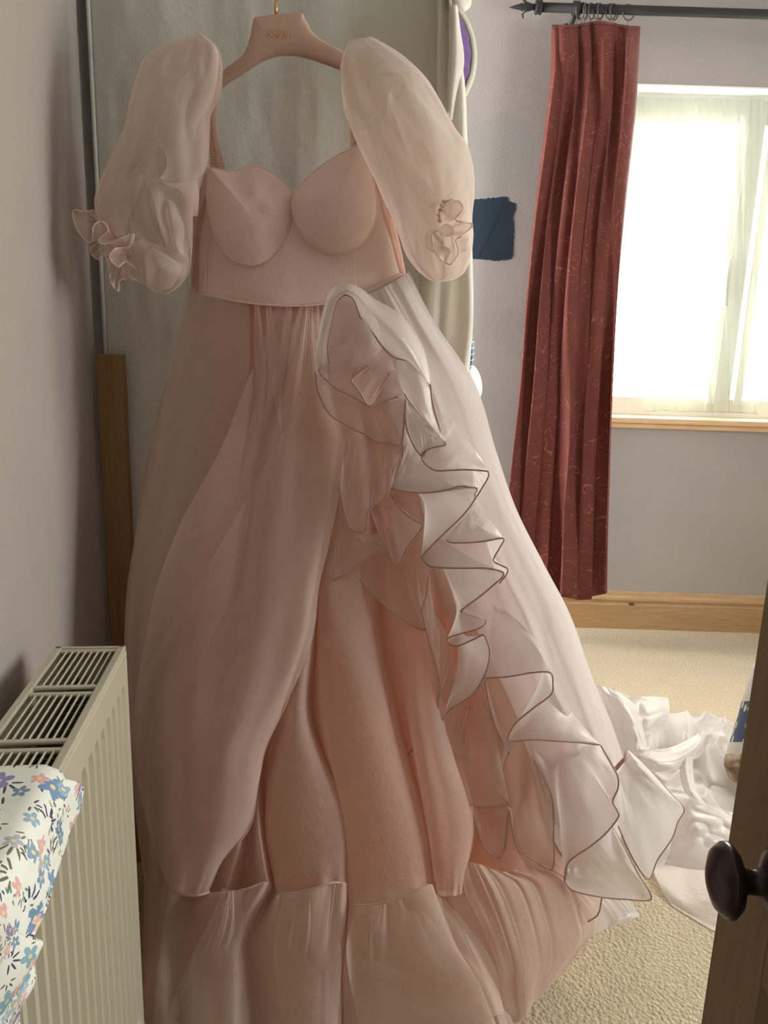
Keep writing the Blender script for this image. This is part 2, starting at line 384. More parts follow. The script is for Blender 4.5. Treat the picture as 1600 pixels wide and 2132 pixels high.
# ---------------------------------------------------------------- curtain rod, rings, curtain, nets
YR = YB - .10
r0 = P((1122, 14, YR)); r1 = P((1600, 31, YR)); r1 = r0 + (r1-r0)*1.9; r1[2] = r0[2] = (r0[2]+P((1600, 31, YR))[2])/2
rod = thing('curtain_rod', 'black iron curtain rod with fleur finial above the window', 'curtain rod', r0)
tube('pole', [r0, r1], .0165, M['iron'], rod, 20)
X = Matrix.Translation(V(r0)) @ Matrix.Rotation(-PI/2, 4, 'Y')
lathe('collar', [(.0, -.012), (.024, -.012), (.026, -.006), (.021, 0), (.026, .006), (.024, .012), (0, .013)], M['iron'], rod, X)
bm = bmesh.new()
tip = r0 + np.array([-.112, 0, -.004])
tube_pts(bm, [r0, r0+[-.04, 0, 0], r0+[-.06, 0, 0], r0+[-.085, 0, -.002], tip], .011, 10, lambda t: [1, .9, 1.15, .7, .1][int(round(t*4))])
for s in (-1, 1):
    for ax in ((0, 1), (1, 0)):
        d = np.array([0, ax[0]*s, ax[1]*s], float)
        tube_pts(bm, [r0+[-.028, 0, 0]+d*.004, r0+[-.048, 0, 0]+d*.012, r0+[-.060, 0, 0]+d*.026, r0+[-.056, 0, 0]+d*.040], .0085, 8, lambda t: 1-t*.75)
from_bm('finial', bm, M['iron'], rod)
br = P((1200, 18, YR))
lathe('bracket_cup', [(.0, -.012), (.025, -.012), (.025, .012), (0, .012)], M['iron'], rod, Matrix.Translation((br[0], YR, r0[2])) @ Matrix.Rotation(-PI/2, 4, 'Y'))
tube('bracket_arm', [(br[0], YR, r0[2]-.02), (br[0]-.01, YR+.04, r0[2]-.06), (br[0]-.015, YB-.01, r0[2]-.075), (br[0]-.015, YB-.001, r0[2]-.02)], .008, M['iron'], rod, 8)
ct = thing('red_curtain', 'heavy terracotta red curtain with scroll pattern drawn beside the window', 'curtain', P((1240, 1250, YR)))
ring_px = [1204, 1211, 1219, 1232, 1246, 1250, 1272, 1279, 1309]
for i, x in enumerate(ring_px):
    c = P((x, 26, YR)); ang = math.radians([28, -20, 30, 40, 62, 35, 62, 48, 68][i])
    bm = bmesh.new(); R = .0265; pts = []
    for k in range(25):
        a = 2*PI*k/24; pts.append((c[0]+math.cos(a)*R*math.sin(ang), YR+math.cos(a)*R*math.cos(ang), r0[2]-.008+math.sin(a)*R))
    tube_pts(bm, pts, .0026, 6)
    tube_pts(bm, [(c[0], YR, r0[2]-.034), (c[0], YR, r0[2]-.056)], .0013, 5)
    o = from_bm('curtain_ring', bm, M['ring'])
    lab = ['first curtain ring from the finial, against the bracket', 'second curtain ring from the finial, tight beside the bracket', 'third curtain ring from the finial in the tight bunch',
           'fourth curtain ring from the finial, slightly turned', 'fifth curtain ring from the finial, left of an overlapping pair', 'sixth curtain ring from the finial, right of an overlapping pair',
           'third curtain ring from the right end of the row', 'second curtain ring from the right end of the row', 'last curtain ring on the right, standing apart on the rod'][i]
    tag(o, lab, 'curtain ring', 'pewter rings on the curtain rod')
YC = YB - .13
le = [(1150,52),(1146,150),(1132,270),(1110,440),(1092,620),(1078,800),(1060,960),(1046,1100),(1034,1250)]
re_ = [(1333,55),(1330,150),(1325,250),(1308,420),(1292,600),(1282,800),(1276,1000),(1272,1120),(1269,1235)]
nu, nv = 420, 90
Lc = cr(np.array(le, float), nv); Rc = cr(np.array(re_, float), nv)
# folds: (position across 0..1 at top, at bottom, width, depth)
U = np.linspace(0, 1, nu)[None, :]; T = np.linspace(0, 1, nv)[:, None]
fold_t = [0.02, .12, .24, .36, .50, .62, .74, .84, .93]; fold_b = [.04, .22, .44, .60, .70, .83, .93, 1.02, 1.1]
Y = np.zeros((nv, nu)); S = np.zeros((nv, nu))
for i in range(len(fold_t)):
    p = fold_t[i]*(1-T**.8) + fold_b[i]*T**.8 + .012*np.sin(T*9+i*2)
    w = .055 + .012*(i % 3) + .035*T*(1 if i in (1, 2, 4) else .3)
    g = np.exp(-((U-p)/w)**2)
    Y -= (.035+.012*math.sin(i*3)+.022*T)*g
Y += .010*vn(U*7+T*1.5, T*3, 4) + .003*vn(U*24, T*6, 5)
ph = 2*PI*(U*7.5 + .25*np.sin(T*2.2))
px = Lc[:, :1] + (Rc[:, :1]-Lc[:, :1])*U + 7*np.sin(ph)*(.35+.65*T)
py = Lc[:, 1:] + (Rc[:, 1:]-Lc[:, 1:])*U + T*(10*np.sin(U*9+1.0)) - (1-T)**6*10*np.exp(-((U-.55)/.22)**2)
Y = Y*1.7
Y[:6] *= np.linspace(.55, 1, 6)[:, None]
grid('curtain_drape', np.stack([px, py, YC+.02+Y], -1), M['velvet'], ct, uvs=(3.2, 12), thick=.004)
rb2 = []
for i in range(60):
    j = int(i/59*(nu-1)); rb2.append(P((px[1, j], py[1, j]-3, YC+.02+Y[1, j])))
tube('heading_tape', rb2, .004, M['velvet'], ct, 6)
# net curtains
def net(name, x0t, x1t, x0b, x1b, y0, y1, yy, label, k, sd):
    nu, nv = 260, 60
    U = np.linspace(0, 1, nu)[None, :]; T = np.linspace(0, 1, nv)[:, None]
    a = x0t+(x0b-x0t)*T**1.3; b = x1t+(x1b-x1t)*T
    ww = vn(U*k, T*.8, sd)
    px = a+(b-a)*U + 5*vn(U*k*1.7, T*1.2, sd+1)*T; py = y0+(y1-y0)*T + (U*(x1b-x0b))*.03 + 3*vn(U*6, 0, sd+5)*T
    Y = yy + .012*ww + .008*vn(U*k*2.3, T*.5, sd+2) + .006*vn(U*48, T*0, sd+3)*np.exp(-T*7)
    o = grid(name, np.stack([px+0*Y, py+0*Y, Y], -1), M['sheer'], None, uvs=(4, 4))
    hem = P(np.stack([px[-1]+0*Y[-1], py[-1]+0*Y[-1], Y[-1]], -1))
    tube('weighted_hem', hem[::5], .0022, M['sheer'], o, 5)
    return tag(o, label, 'net curtain')
net('net_curtain', 1240, 1592, 1347, 1578, 200, 856, YB+.045, 'gathered sheer white net curtain over the left part of the window', 16, 11)
net('net_curtain', 1590, 1900, 1598, 1900, 210, 862, YB+.045, 'sheer white net curtain at the right edge of the window', 16, 31)

# ---------------------------------------------------------------- radiator
rad = thing('radiator', 'cream double panel radiator with slotted top grille on the left wall', 'radiator', (float(ra[0]), float(ra[1]), 0))
MR = Matrix(((e1[0], e2[0], 0, ra[0]), (e1[1], e2[1], 0, ra[1]), (0, 0, 1, 0), (0, 0, 0, 1)))   # x to camera, y to wall
RL = .95; zb = .06
bm = bmesh.new()
# ribbed front panel
n = int(RL/.0335); prof = [(.0, 0.0), (.010, 0.0)]
for i in range(n):
    x = .012 + i*.0335
    prof += [(x, 0), (x+.009, 0), (x+.015, .010), (x+.026, .010), (x+.032, 0)]
prof.append((RL, 0))
rows = []
for z, k in ((zb, 0), (zb+.03, 0), (zb+.045, 1), (ZR-.075, 1), (ZR-.055, 0), (ZR-.012, 0), (ZR-.006, -.1)):
    rows.append([bm.verts.new(MR @ Vector((x, y*max(k, 0) + (.002 if k < 0 else 0), z))) for x, y in prof])
for a, b in zip(rows, rows[1:]):
    for i in range(len(prof)-1): bm.faces.new((a[i], a[i+1], b[i+1], b[i]))
from_bm('front_panel', bm, M['cream'], rad, smooth=False)
bm = bmesh.new(); box(bm, (RL/2, RW-.006, (zb+ZR)/2), (RL, .012, ZR-zb-.02), MR); from_bm('back_panel', bm, M['cream'], rad, smooth=False)
bm = bmesh.new(); box(bm, (-.002, RW/2, (zb+ZR)/2-.004), (.004, RW, ZR-zb-.008), MR); from_bm('end_panel', bm, M['cream'], rad, smooth=False, bevel=.0015)
bm = bmesh.new()
for i in range(44): box(bm, (.02+i*.0255, RW/2, (zb+ZR)/2-.02), (.003, RW-.05, ZR-zb-.09), MR)
box(bm, (RL/2, .028, (zb+ZR)/2-.02), (RL-.01, .008, ZR-zb-.06), MR); box(bm, (RL/2, RW-.03, (zb+ZR)/2-.02), (RL-.01, .008, ZR-zb-.06), MR)
o = from_bm('convector_fins', bm, M['dark'], rad, smooth=False); o['kind'] = 'stuff'
gr = boxo('top_grille', (RL/2, .006, ZR-.004), (RL, .012, .010), M['cream'], rad, MR, .002)
bm = bmesh.new(); box(bm, (RL/2, RW-.005, ZR-.004), (RL, .010, .010), MR); box(bm, (.003, RW/2, ZR-.004), (.006, RW, .010), MR)
from_bm('grille_rim', bm, M['cream'], gr, smooth=False, bevel=.001)
pitch = .150; nsec = int(RL/pitch); nb = 8
crossm = None; bar = None
def inst(src, name, dx, dy):
    global MR
    o = src.copy(); C.objects.link(o); o.parent = gr
    d = MR.to_3x3() @ Vector((dx, dy, 0)); o.matrix_parent_inverse = Matrix.Translation(d) @ src.matrix_parent_inverse
    return o
for s in range(nsec):
    x0 = .008 + s*pitch
    for k, dx in enumerate((0.0, pitch-.022)):
        if crossm is None: crossm = boxo('grille_crossbar', (x0+.004, RW/2, ZR-.003), (.008, RW-.004, .006), M['cream'], gr, MR, .002)
        else: inst(crossm, 'grille_crossbar', x0-.008+dx, 0)
    for k in range(nb):
        if bar is None: bar = boxo('grille_bar', (x0+pitch/2-.008, .020, ZR-.003), (pitch-.026, .0027, .004), M['cream'], gr, MR, .0015)
        else: inst(bar, 'grille_bar', s*pitch, k*(RW-.04)/(nb-1))

# floral cloth over the radiator
def floral():
    t = NT('floral_print_cotton'); v = t.coord('UV')
    base = (.80, .80, .74); col = base
    def cell(scale, off, rnd=.85):
        mp = t.new('ShaderNodeMapping'); t.l.new(v, mp.inputs[0]); mp.inputs['Scale'].default_value = (scale, scale, 1); mp.inputs['Location'].default_value = (off, off*1.7, 0)
        vo = t.new('ShaderNodeTexVoronoi', voronoi_dimensions='2D'); t.l.new(mp.outputs[0], vo.inputs['Vector']); vo.inputs['Scale'].default_value = 1.0; vo.inputs['Randomness'].default_value = rnd
        s = t.new('ShaderNodeVectorMath', operation='SUBTRACT'); t.l.new(mp.outputs[0], s.inputs[0]); t.l.new(vo.outputs['Position'], s.inputs[1])
        sp = t.new('ShaderNodeSeparateXYZ'); t.l.new(s.outputs[0], sp.inputs[0])
        rc = t.new('ShaderNodeSeparateColor'); t.l.new(vo.outputs['Color'], rc.inputs[0])
        ang = t.math('ARCTAN2', sp.outputs[1], sp.outputs[0]); ang = t.math('ADD', ang, t.math('MULTIPLY', rc.outputs[1], 6.28))
        return vo.outputs['Distance'], ang, rc.outputs[0], rc.outputs[2]
    # sprigs: dark leaves paired on a stem
    for sc_, off, pet, rad_, cols in ((10, 3.3, 9, .42, [(.0, (.045, .055, .10)), (.55, (.07, .07, .12)), (.75, (.20, .20, .09)), (1, (.10, .12, .10))]),
                                (14, 9.1, 7, .36, [(.0, (.05, .06, .11)), (.5, (.24, .22, .10)), (1, (.12, .25, .22))])):
        d, a, r1, r2 = cell(sc_, off)
        petal = t.math('MULTIPLY', t.math('POWER', t.math('ABSOLUTE', t.math('COSINE', t.math('MULTIPLY', a, pet/2))), 2.5), rad_)
        half = t.math('GREATER_THAN', t.math('SINE', a), -.2)
        m_ = t.math('MULTIPLY', t.math('MULTIPLY', t.math('LESS_THAN', d, petal), t.math('GREATER_THAN', d, .13)), half)
        col = t.mix(m_, col, t.ramp(r1, cols))
    for sc_, off, pet, rad_, cols in ((8, 0.0, 5, .30, [(.0, (.26, .19, .40)), (.28, (.30, .26, .50)), (.3, (.17, .28, .46)), (.55, (.25, .42, .50)), (.57, (.70, .28, .30)), (.8, (.75, .42, .42)), (.82, (.60, .42, .38)), (1, (.25, .5, .48))]),
                                (12, 5.7, 5, .27, [(.0, (.12, .2, .38)), (.4, (.35, .5, .6)), (.42, (.72, .35, .36)), (.7, (.78, .5, .46)), (.72, (.30, .24, .46)), (1, (.18, .3, .45))])):
        d, a, r1, r2 = cell(sc_, off)
        petal = t.math('ADD', t.math('MULTIPLY', t.math('ABSOLUTE', t.math('COSINE', t.math('MULTIPLY', a, pet/2))), rad_*.55), rad_*.45)
        on = t.math('GREATER_THAN', r2, .12)
        m_ = t.math('MULTIPLY', t.math('LESS_THAN', d, petal), on)
        col = t.mix(m_, col, t.ramp(r1, cols))
        flower_eye = t.math('MULTIPLY', t.math('MULTIPLY', t.math('LESS_THAN', d, .06), on), 1.0)  # yellow eye of each printed flower
        col = t.mix(flower_eye, col, (.80, .62, .30))
    g = t.noise(v, 300, 2)
    return t.done(t.bsdf(col, .85, t.bump(g, .15, .001)))
M['floral'] = floral()
# sheet in radiator frame: x along (towards camera), s across: over the top then down the front
def fcloth(name, x0, edge, label, lift):
    nu, nv = 90, 120; G = np.zeros((nv, nu, 3))
    for j in range(nv):
        s = j/(nv-1)
        for i in range(nu):
            u = i/(nu-1); xs = x0 + edge(s); x = xs + u*(1.05-xs)
            q = -RW*1.05 + s*(RW*1.05+.62)
            wob = .004*vn(np.array(x*14), s*4, 3) + .003*vn(np.array(x*40+s*9), s*12, 8)
            if q < -.012: y, z = -q, ZR+.006+lift+wob
            elif q < .012: a = (q+.012)/.024*PI/2; y, z = .012-.018*math.sin(a)-lift, ZR+.006+lift-.018*(1-math.cos(a))
            else: y, z = -.007-lift-abs(wob)*2.2-.012*s*(1+math.sin(x*22+s*3))*.5, ZR-.012-(q-.012)
            G[j, i] = (MR @ Vector((x, y, z)))[:]
    o = grid(name, G, M['floral'], None, world=True, thick=.0012)
    mi = np.array(MR.inverted()); lv = G.reshape(-1, 3) @ mi[:3, :3].T + mi[:3, 3]
    vi = np.zeros(len(o.data.loops), int); o.data.loops.foreach_get('vertex_index', vi)
    ss = np.repeat(np.linspace(0, 1, nv), nu)*(RW*1.05+.62)
    o.data.uv_layers[0].data.foreach_set('uv', np.stack([lv[vi, 0]*2.3, ss[vi]*2.3], 1).ravel().astype('f'))
    return tag(o, label, 'cloth')
# depths of everything on and around the rail are eased slightly towards the camera
_P0 = P
def P(a):
    a = np.array(a, float)
    a[..., 2] = np.interp(a[..., 2], [0, 1.2, 1.30, 1.575, 1.66, 1.80, 2.0, 2.6, 5], [0, 1.2, 1.29, 1.515, 1.585, 1.70, 1.92, 2.6, 5])
    return _P0(a)
# ================================================================ wardrobe cover, hanger, dress
YW = 1.80; YWW = 1.70
# calico covered wardrobe behind the dress
wlx = lambda y: P((183 + (y)*.0575, y, YW))
wt = thing('covered_wardrobe', 'tall clothes rail under a grey calico cover behind the pink dress', 'wardrobe', (-.2, YWW+.25, 0))
nu, nv = 160, 120
U = np.linspace(0, 1, nu)[None, :]; T = np.linspace(0, 1, nv)[:, None]
xl = P((185, 60, YW))[0]; xr = P((935, 300, YW))[0]
Z = 2.12*(1-T) + .03*T
Xf = xl + (xr-xl)*U + .004*np.sin(T*5)
Yf = YWW + .008*vn(U*5, T*2, 2) + .005*vn(U*9+T*2, T*3, 8) + .0016*vn(U*30, T*22, 9) + 0*T
grid('front_cover', np.stack([Xf, Yf, Z+0*U], -1), M['cover'], wt, world=True, uvs=(4, 8), thick=.002)
for nm, xx in (('side_cover', xl), ('side_cover', xr)):  # depth stretched out of view to keep window light from the wall gap
    A = np.zeros((40, 40, 3))
    for i in range(40):
        for j in range(40):
            A[i, j] = (xx + .004*vn(np.array(j*.3), i*.1, 4) , YWW+.002+.86*j/39, 2.12-2.09*i/39)
    grid(nm, A, M['cover'], wt, world=True, thick=.002)
boxo('top_cover', ((xl+xr)/2, YWW+.43, 2.122), (xr-xl, .86, .004), M['cover'], wt)
tube('seam_piping', [(xl+.002, YWW-.003, z) for z in np.linspace(2.11, .04, 30)], .004, M['cover'], wt, 6)
# loose cream drapes on the right edge
dr = thing('cream_drape', 'cream cotton cover panel hanging loose down the right side of the wardrobe', 'drape', P((940, 900, YW)))
def rows_px(rows, ys):
    return [[(x, y, d) for x, d in r] for r, y in zip(rows, ys)]
G = loft(rows_px([
  [(905, 1.80), (918, 1.76), (930, 1.79), (944, 1.74), (948, 1.82)],
  [(908, 1.80), (915, 1.75), (934, 1.79), (950, 1.73), (953, 1.82)],
  [(906, 1.80), (914, 1.75), (936, 1.79), (962, 1.73), (968, 1.82)],
  [(900, 1.80), (930, 1.75), (940, 1.76), (966, 1.73), (973, 1.82)],
  [(890, 1.80), (930, 1.75), (945, 1.77), (974, 1.73), (980, 1.82)],
  [(880, 1.80), (912, 1.75), (945, 1.77), (978, 1.73), (984, 1.82)],
  [(865, 1.80), (900, 1.74), (935, 1.77), (980, 1.73), (985, 1.82)],
  [(860, 1.80), (900, 1.74), (930, 1.76), (970, 1.73), (978, 1.82)],
  [(860, 1.80), (905, 1.74), (930, 1.76), (955, 1.73), (968, 1.82)],
  [(860, 1.80), (905, 1.74), (930, 1.76), (950, 1.73), (965, 1.82)]],
  [-40, 60, 180, 290, 420, 560, 660, 760, 860, 1300]), 60, 90)
G[..., 2] += .006*vn(G[..., 0]*.05, G[..., 1]*.008, 6)
grid('hanging_panel', G, M['cover2'], dr, uvs=(2, 8), thick=.002)
G = loft(rows_px([[(942, 1.72), (948, 1.70), (952, 1.74)], [(940, 1.72), (950, 1.70), (958, 1.74)], [(936, 1.72), (950, 1.70), (966, 1.74)],
   [(933, 1.72), (943, 1.70), (950, 1.74)], [(934, 1.73), (938, 1.72), (942, 1.74)]], [10, 60, 130, 200, 250]), 24, 50)
grid('folded_edge', G, M['cover2'], dr, thick=.002)
tube('hem_cord', P(cr(np.array([(938, 0, 1.715), (943, 70, 1.71), (936, 140, 1.71), (933, 250, 1.715), (932, 330, 1.72)], float), 60)), .0028, M['cover2'], dr)
G = loft([[(930, -20, 1.80), (950, -25, 1.74), (978, -20, 1.80)], [(930, 0, 1.80), (955, 2, 1.73), (981, 0, 1.80)], [(940, 12, 1.80), (962, 14, 1.74), (979, 12, 1.80)], [(950, 18, 1.80), (966, 23, 1.77), (974, 18, 1.80)]], 24, 20)
grid('folded_top', G, M['cover2'], dr, thick=.003)
# purple velvet hat brim behind it
hub = P((925, 122, 1.98))
t = NT('purple_velvet'); v = t.coord(); f = t.noise(v, 60, 3)
M['purple'] = t.done(t.bsdf(t.mix(f, (.12, .045, .20), (.17, .065, .27)), .7, t.bump(f, .3, .004), Sheen_Weight=.6))
HT = thing('velvet_cushion', 'round purple velvet cushion with cream piped border hung behind the cream drape', 'cushion', hub)
hub = P((856, 122, 1.98)); rad_c = abs(P((994, 122, 1.98))[0] - hub[0])
Mx = Matrix.Translation(V(hub)) @ Matrix.Rotation(PI/2, 4, 'X') @ Matrix.Diagonal((1, 1.0, 1, 1))
bm = bmesh.new(); rings = []; seg = 96
for r, z in ((0, .022), (.25, .024), (.5, .026), (.7, .024), (.88, .016), (.92, .006), (.92, -.01), (.5, -.012), (0, -.012)):
    rings.append([bm.verts.new(Mx @ Vector((r*rad_c*math.cos(2*PI*k/seg), r*rad_c*math.sin(2*PI*k/seg), z + (.0028*math.sin(k*2*PI*24/seg)*(r > .2)*(z > 0))))) for k in range(seg)])
for a, b in zip(rings, rings[1:]):
    for k in range(seg): bm.faces.new((a[k], a[(k+1) % seg], b[(k+1) % seg], b[k]))
from_bm('velvet_pad', bm, M['purple'], HT)
cream = simple('cream_felt', (.62, .60, .50), .9, 80, .2)
lathe('border', [(rad_c*.90, .004), (rad_c*.92, .010), (rad_c*.93, .013), (rad_c*.99, .008), (rad_c, 0), (rad_c*.99, -.006), (rad_c*.90, -.009)], cream, HT, Mx, 64)
# checked blue cloth and white pillow behind the skirt
t = NT('blue_tartan'); v = t.coord('UV'); w1 = t.new('ShaderNodeTexChecker'); t.l.new(v, w1.inputs[0]); w1.inputs['Scale'].default_value = 7; w1.inputs[1].default_value = (.03, .08, .24, 1); w1.inputs[2].default_value = (.03, .05, .05, 1)
sp = t.new('ShaderNodeSeparateXYZ'); t.l.new(v, sp.inputs[0])
ln = t.math('LESS_THAN', t.math('ABSOLUTE', t.math('SUBTRACT', t.math('FRACT', t.math('MULTIPLY', sp.outputs[0], 7)), .5)), .07)
l2 = t.math('LESS_THAN', t.math('ABSOLUTE', t.math('SUBTRACT', t.math('FRACT', t.math('MULTIPLY', sp.outputs[1], 7)), .5)), .07)
M['tartan'] = t.done(t.bsdf(t.mix(t.math('MAXIMUM', ln, l2), w1.outputs[0], (.62, .70, .62)), .8))
G = loft(rows_px([[(950, 1.87), (968, 1.83), (975, 1.84), (976, 1.9)], [(950, 1.87), (970, 1.83), (983, 1.84), (986, 1.9)], [(940, 1.87), (968, 1.83), (985, 1.84), (987, 1.9)], [(935, 1.87), (965, 1.83), (982, 1.84), (984, 1.9)], [(930, 1.87), (950, 1.83), (962, 1.84), (966, 1.9)]], [700, 715, 740, 765, 790]), 24, 24)
G[..., 1] += (G[..., 0]-965)*-.35
sc_ = tag(grid('checked_scarf', G, M['tartan'], None, uvs=(1, 1.2), thick=.003), 'navy blue checked cloth poking out beside the skirt under the cream drape', 'scarf')
G = loft(rows_px([[(920, 1.90), (955, 1.85), (972, 1.87), (968, 1.95)], [(920, 1.90), (965, 1.85), (990, 1.87), (988, 1.95)], [(920, 1.90), (968, 1.84), (999, 1.87), (998, 1.95)], [(920, 1.90), (970, 1.85), (1001, 1.87), (999, 1.95)], [(920, 1.9), (965, 1.86), (992, 1.89), (990, 1.95)], [(920, 1.9), (955, 1.88), (975, 1.9), (973, 1.93)]], [752, 768, 790, 815, 838, 850]), 24, 30)
wp = simple('white_cotton', (.80, .82, .86), .8, 40, .3)
pw = tag(grid('white_pillowcase', G, wp, None, thick=.003), 'white pillowcase bulging out below the blue checked cloth', 'pillowcase')
# wooden batten
ba = P((222, 736, 1.735)); 
b0 = P((193, 737, 1.735)); b1 = P((250, 737, 1.735)); bb = P((238, 1330, 1.735))
wdt = b1[0]-b0[0]
bm = bmesh.new(); cz = b0[2]
ang = math.atan2((bb[0]) - (b0[0]+.018), cz - bb[2])
Mb = Matrix.Translation(((b0[0]+b1[0])/2, 1.672, cz)) @ Matrix.Rotation(0.0, 4, 'Y')
box(bm, (0, 0, -cz/2+.002), (wdt, .022, cz-.004), Mb)
tag(from_bm('wooden_batten', bm, M['batten'], smooth=False, bevel=.002), 'long brown timber batten standing upright in the corner beside the wardrobe', 'batten')

# ---------------------------------------------------------------- hanger
hm = organza('pink_suede', (.60, .40, .32), 1, 1, 0, .35, 600, .1)
YH = 1.66
hg = thing('padded_hanger', 'wide dusty pink coat hanger with rose gold hook', 'coat hanger', P((580, 60, YH)))
top = [(440, 190), (463, 152), (505, 118), (520, 85), (528, 45), (540, 36), (622, 28), (636, 40), (655, 72), (690, 95), (722, 112), (760, 140)]
bot = [(440, 208), (463, 182), (510, 150), (545, 128), (570, 119), (585, 116), (605, 116), (625, 118), (650, 124), (690, 138), (722, 150), (760, 170)]
n = 80; A = cr(np.array(top, float), n); B = cr(np.array(bot, float), n)
bm = bmesh.new(); rings = []
for a, b in zip(A, B):
    hw = .012; r = []
    for k in range(16):
        th = 2*PI*k/16; s = (1-math.copysign(abs(math.cos(th))**.5, math.cos(th)))/2; q_ = a + (b-a)*s
        p = P((q_[0], q_[1], YH)) + np.array([0, math.copysign(abs(math.sin(th))**.6, math.sin(th))*hw, 0]); r.append(bm.verts.new(V(p)))
    rings.append(r)
for a, b in zip(rings, rings[1:]):
    for k in range(16): bm.faces.new((a[k], a[(k+1) % 16], b[(k+1) % 16], b[k]))
bm.faces.new(rings[0][::-1]); bm.faces.new(rings[-1])
from_bm('hanger_body', bm, hm, hg)
gold = simple('rose_gold', (.80, .42, .22), .25, Metallic=.9)
h0 = P((575, 34, YH)); hp = [h0, h0+[0, 0, .035]] + [h0 + [.022*math.sin(a)*1.0, 0, .057+.022*(-math.cos(a))] for a in np.linspace(0, 4.2, 18)]
tube('hook', hp, .0028, gold, hg, 8)
fc = bpy.data.curves.new('lettering', 'FONT'); fc.body = 'Selkie'; fc.size = .0195; fc.extrude = .0003; fc.align_x = 'CENTER'; fc.shear = .25
fo = bpy.data.objects.new('lettering', fc); C.objects.link(fo)
bpy.context.view_layer.update(); dg = bpy.context.evaluated_depsgraph_get()
me = bpy.data.meshes.new_from_object(fo.evaluated_get(dg)); bpy.data.objects.remove(fo)
me.transform(Matrix.Translation((V(P((583, 84, YH))) - Vector((0, .0124, 0)))) @ Matrix.Rotation(PI/2, 4, 'X')); me.materials.clear(); me.materials.append(gold)
link('lettering', me, None, hg)
tube('wardrobe_rail', [(xl+.02, YWW+.22, 2.09), (xr-.02, YWW+.22, 2.09)], .012, M['ring'], wt, 10)
ov = [V(h0+[0, 0, .055]), Vector((h0[0], YWW-.05, h0[2]+.078)), Vector((h0[0], YWW-.03, 2.10)), Vector((h0[0], YWW-.01, 2.13)), Vector((h0[0], YWW+.06, 2.127))]
tube('hook_arm', ov, .003, gold, hg, 8)

# ---------------------------------------------------------------- the dress
PK = (.90, .66, .56)
M['org'] = organza('blush_organza', (.90, .73, .65), .50, .98, .45, .35)
M['org_thin'] = organza('blush_organza_single', (.93, .76, .68), .32, .93, .5, .35)
M['org_mid'] = organza('blush_organza_double', (.90, .72, .64), .76, .99, .45, .35, tcol=(.93, .68, .57))
M['ruffle'] = organza('pale_blush_ruffle', (.96, .88, .845), .62, .97, .55, .4, gloss=.08)
M['ruffle_d'] = organza('pale_blush_ruffle_sheer', (.94, .79, .73), .42, .95, .55, .35)
M['over'] = organza('overskirt_lit', (.965, .905, .885), .86, .99, .5, .4)  # right overskirt whiter than the left, window light put into the colour
M['train'] = organza('train_organza', (.96, .91, .89), .80, .99, .45, .4, gloss=.06)
M['satin'] = organza('blush_satin', (.91, .70, .62), 1, 1, .22, .3, 700, .18)
M['lining'] = organza('salmon_lining', (.94, .42, .26), 1, 1, .6, .0, 500, .15)
M['hem'] = simple('rolled_hem_thread', (.42, .25, .21), .7)
M['seam'] = simple('seam_thread', (.72, .50, .42), .9)
DR = thing('ball_gown', 'blush pink organza ball gown with puff sleeves and cascading ruffles', 'dress', P((650, 2100, 1.45))*np.array([1, 1, 0]))
def part(name, G, m, **k): return grid(name, G, m, DR, **k)

# --- skirt tube helper: 21 points across the front, mirrored shallow back
ROWY = [625, 800, 1000, 1300, 1500, 1700, 1868]
ROWX = [
 [430,440,452,470,490,510,525,545,565,590,605,620,650,680,705,730,755,780,805,835,855],
 [440,455,470,485,500,520,545,580,605,630,640,650,690,735,755,780,810,840,870,910,960],
 [420,440,468,492,515,540,560,595,620,645,655,665,700,755,785,820,855,880,905,955,1030],
 [320,365,430,500,525,550,592,612,632,652,660,668,706,768,800,840,872,898,930,1000,1150],
 [285,350,420,500,520,538,565,596,618,640,655,682,745,812,838,858,888,920,960,1050,1240],
 [292,355,420,500,522,538,552,560,640,716,722,716,790,868,884,890,930,976,1005,1080,1240],
 [300,352,400,462,510,555,572,584,650,716,726,736,812,890,905,914,938,962,970,1080,1230]]
K = [0,1,1,1,.5,.9,0,.8,1,.8,0,.8,1,.8,0,.8,.95,.8,0,.8,.5]      # 1 = proud, 0 = gap
SEAMY = [1800,1836,1858,1856,1850,1836,1850,1864,1852,1836,1870,1885,1878,1842,1850,1864,1866,1860,1840,1828,1815]
YF = [1.600, 1.555, 1.50, 1.41, 1.36, 1.315, 1.285]
DP = [.01, .03, .06, .09, .105, .11, .10]
rows = []
for xs, y, yf, dp in zip(ROWX, ROWY, YF, DP):
    r = []
    for i, x in enumerate(xs):
        K_ = .05 if (y < 1600 and 1 <= i <= 6) or i in (1, 2) else K[i]
        side = (abs((x - (xs[0]+xs[-1])/2)/((xs[-1]-xs[0])/2)))**3
        r.append((x, (SEAMY[i] if y > 1800 else y), yf + dp*(1-K_) + (.02 + .12*min(1, (y-600)/700))*side))
    rows.append(r)
G = loft(rows, 420, 200)
U, T = UV(G)
G[..., 2] += .004*vn(U*70, T*3, 3)*np.exp(-T*9) + .003*vn(U*26, T*5, 5) + .005*vn(U*70, T*0, 3)*np.exp(-(1-T)*40)
part('underskirt', G, M['org_mid'], uvs=(4, 6))
FR = Front(); FR.add(G)
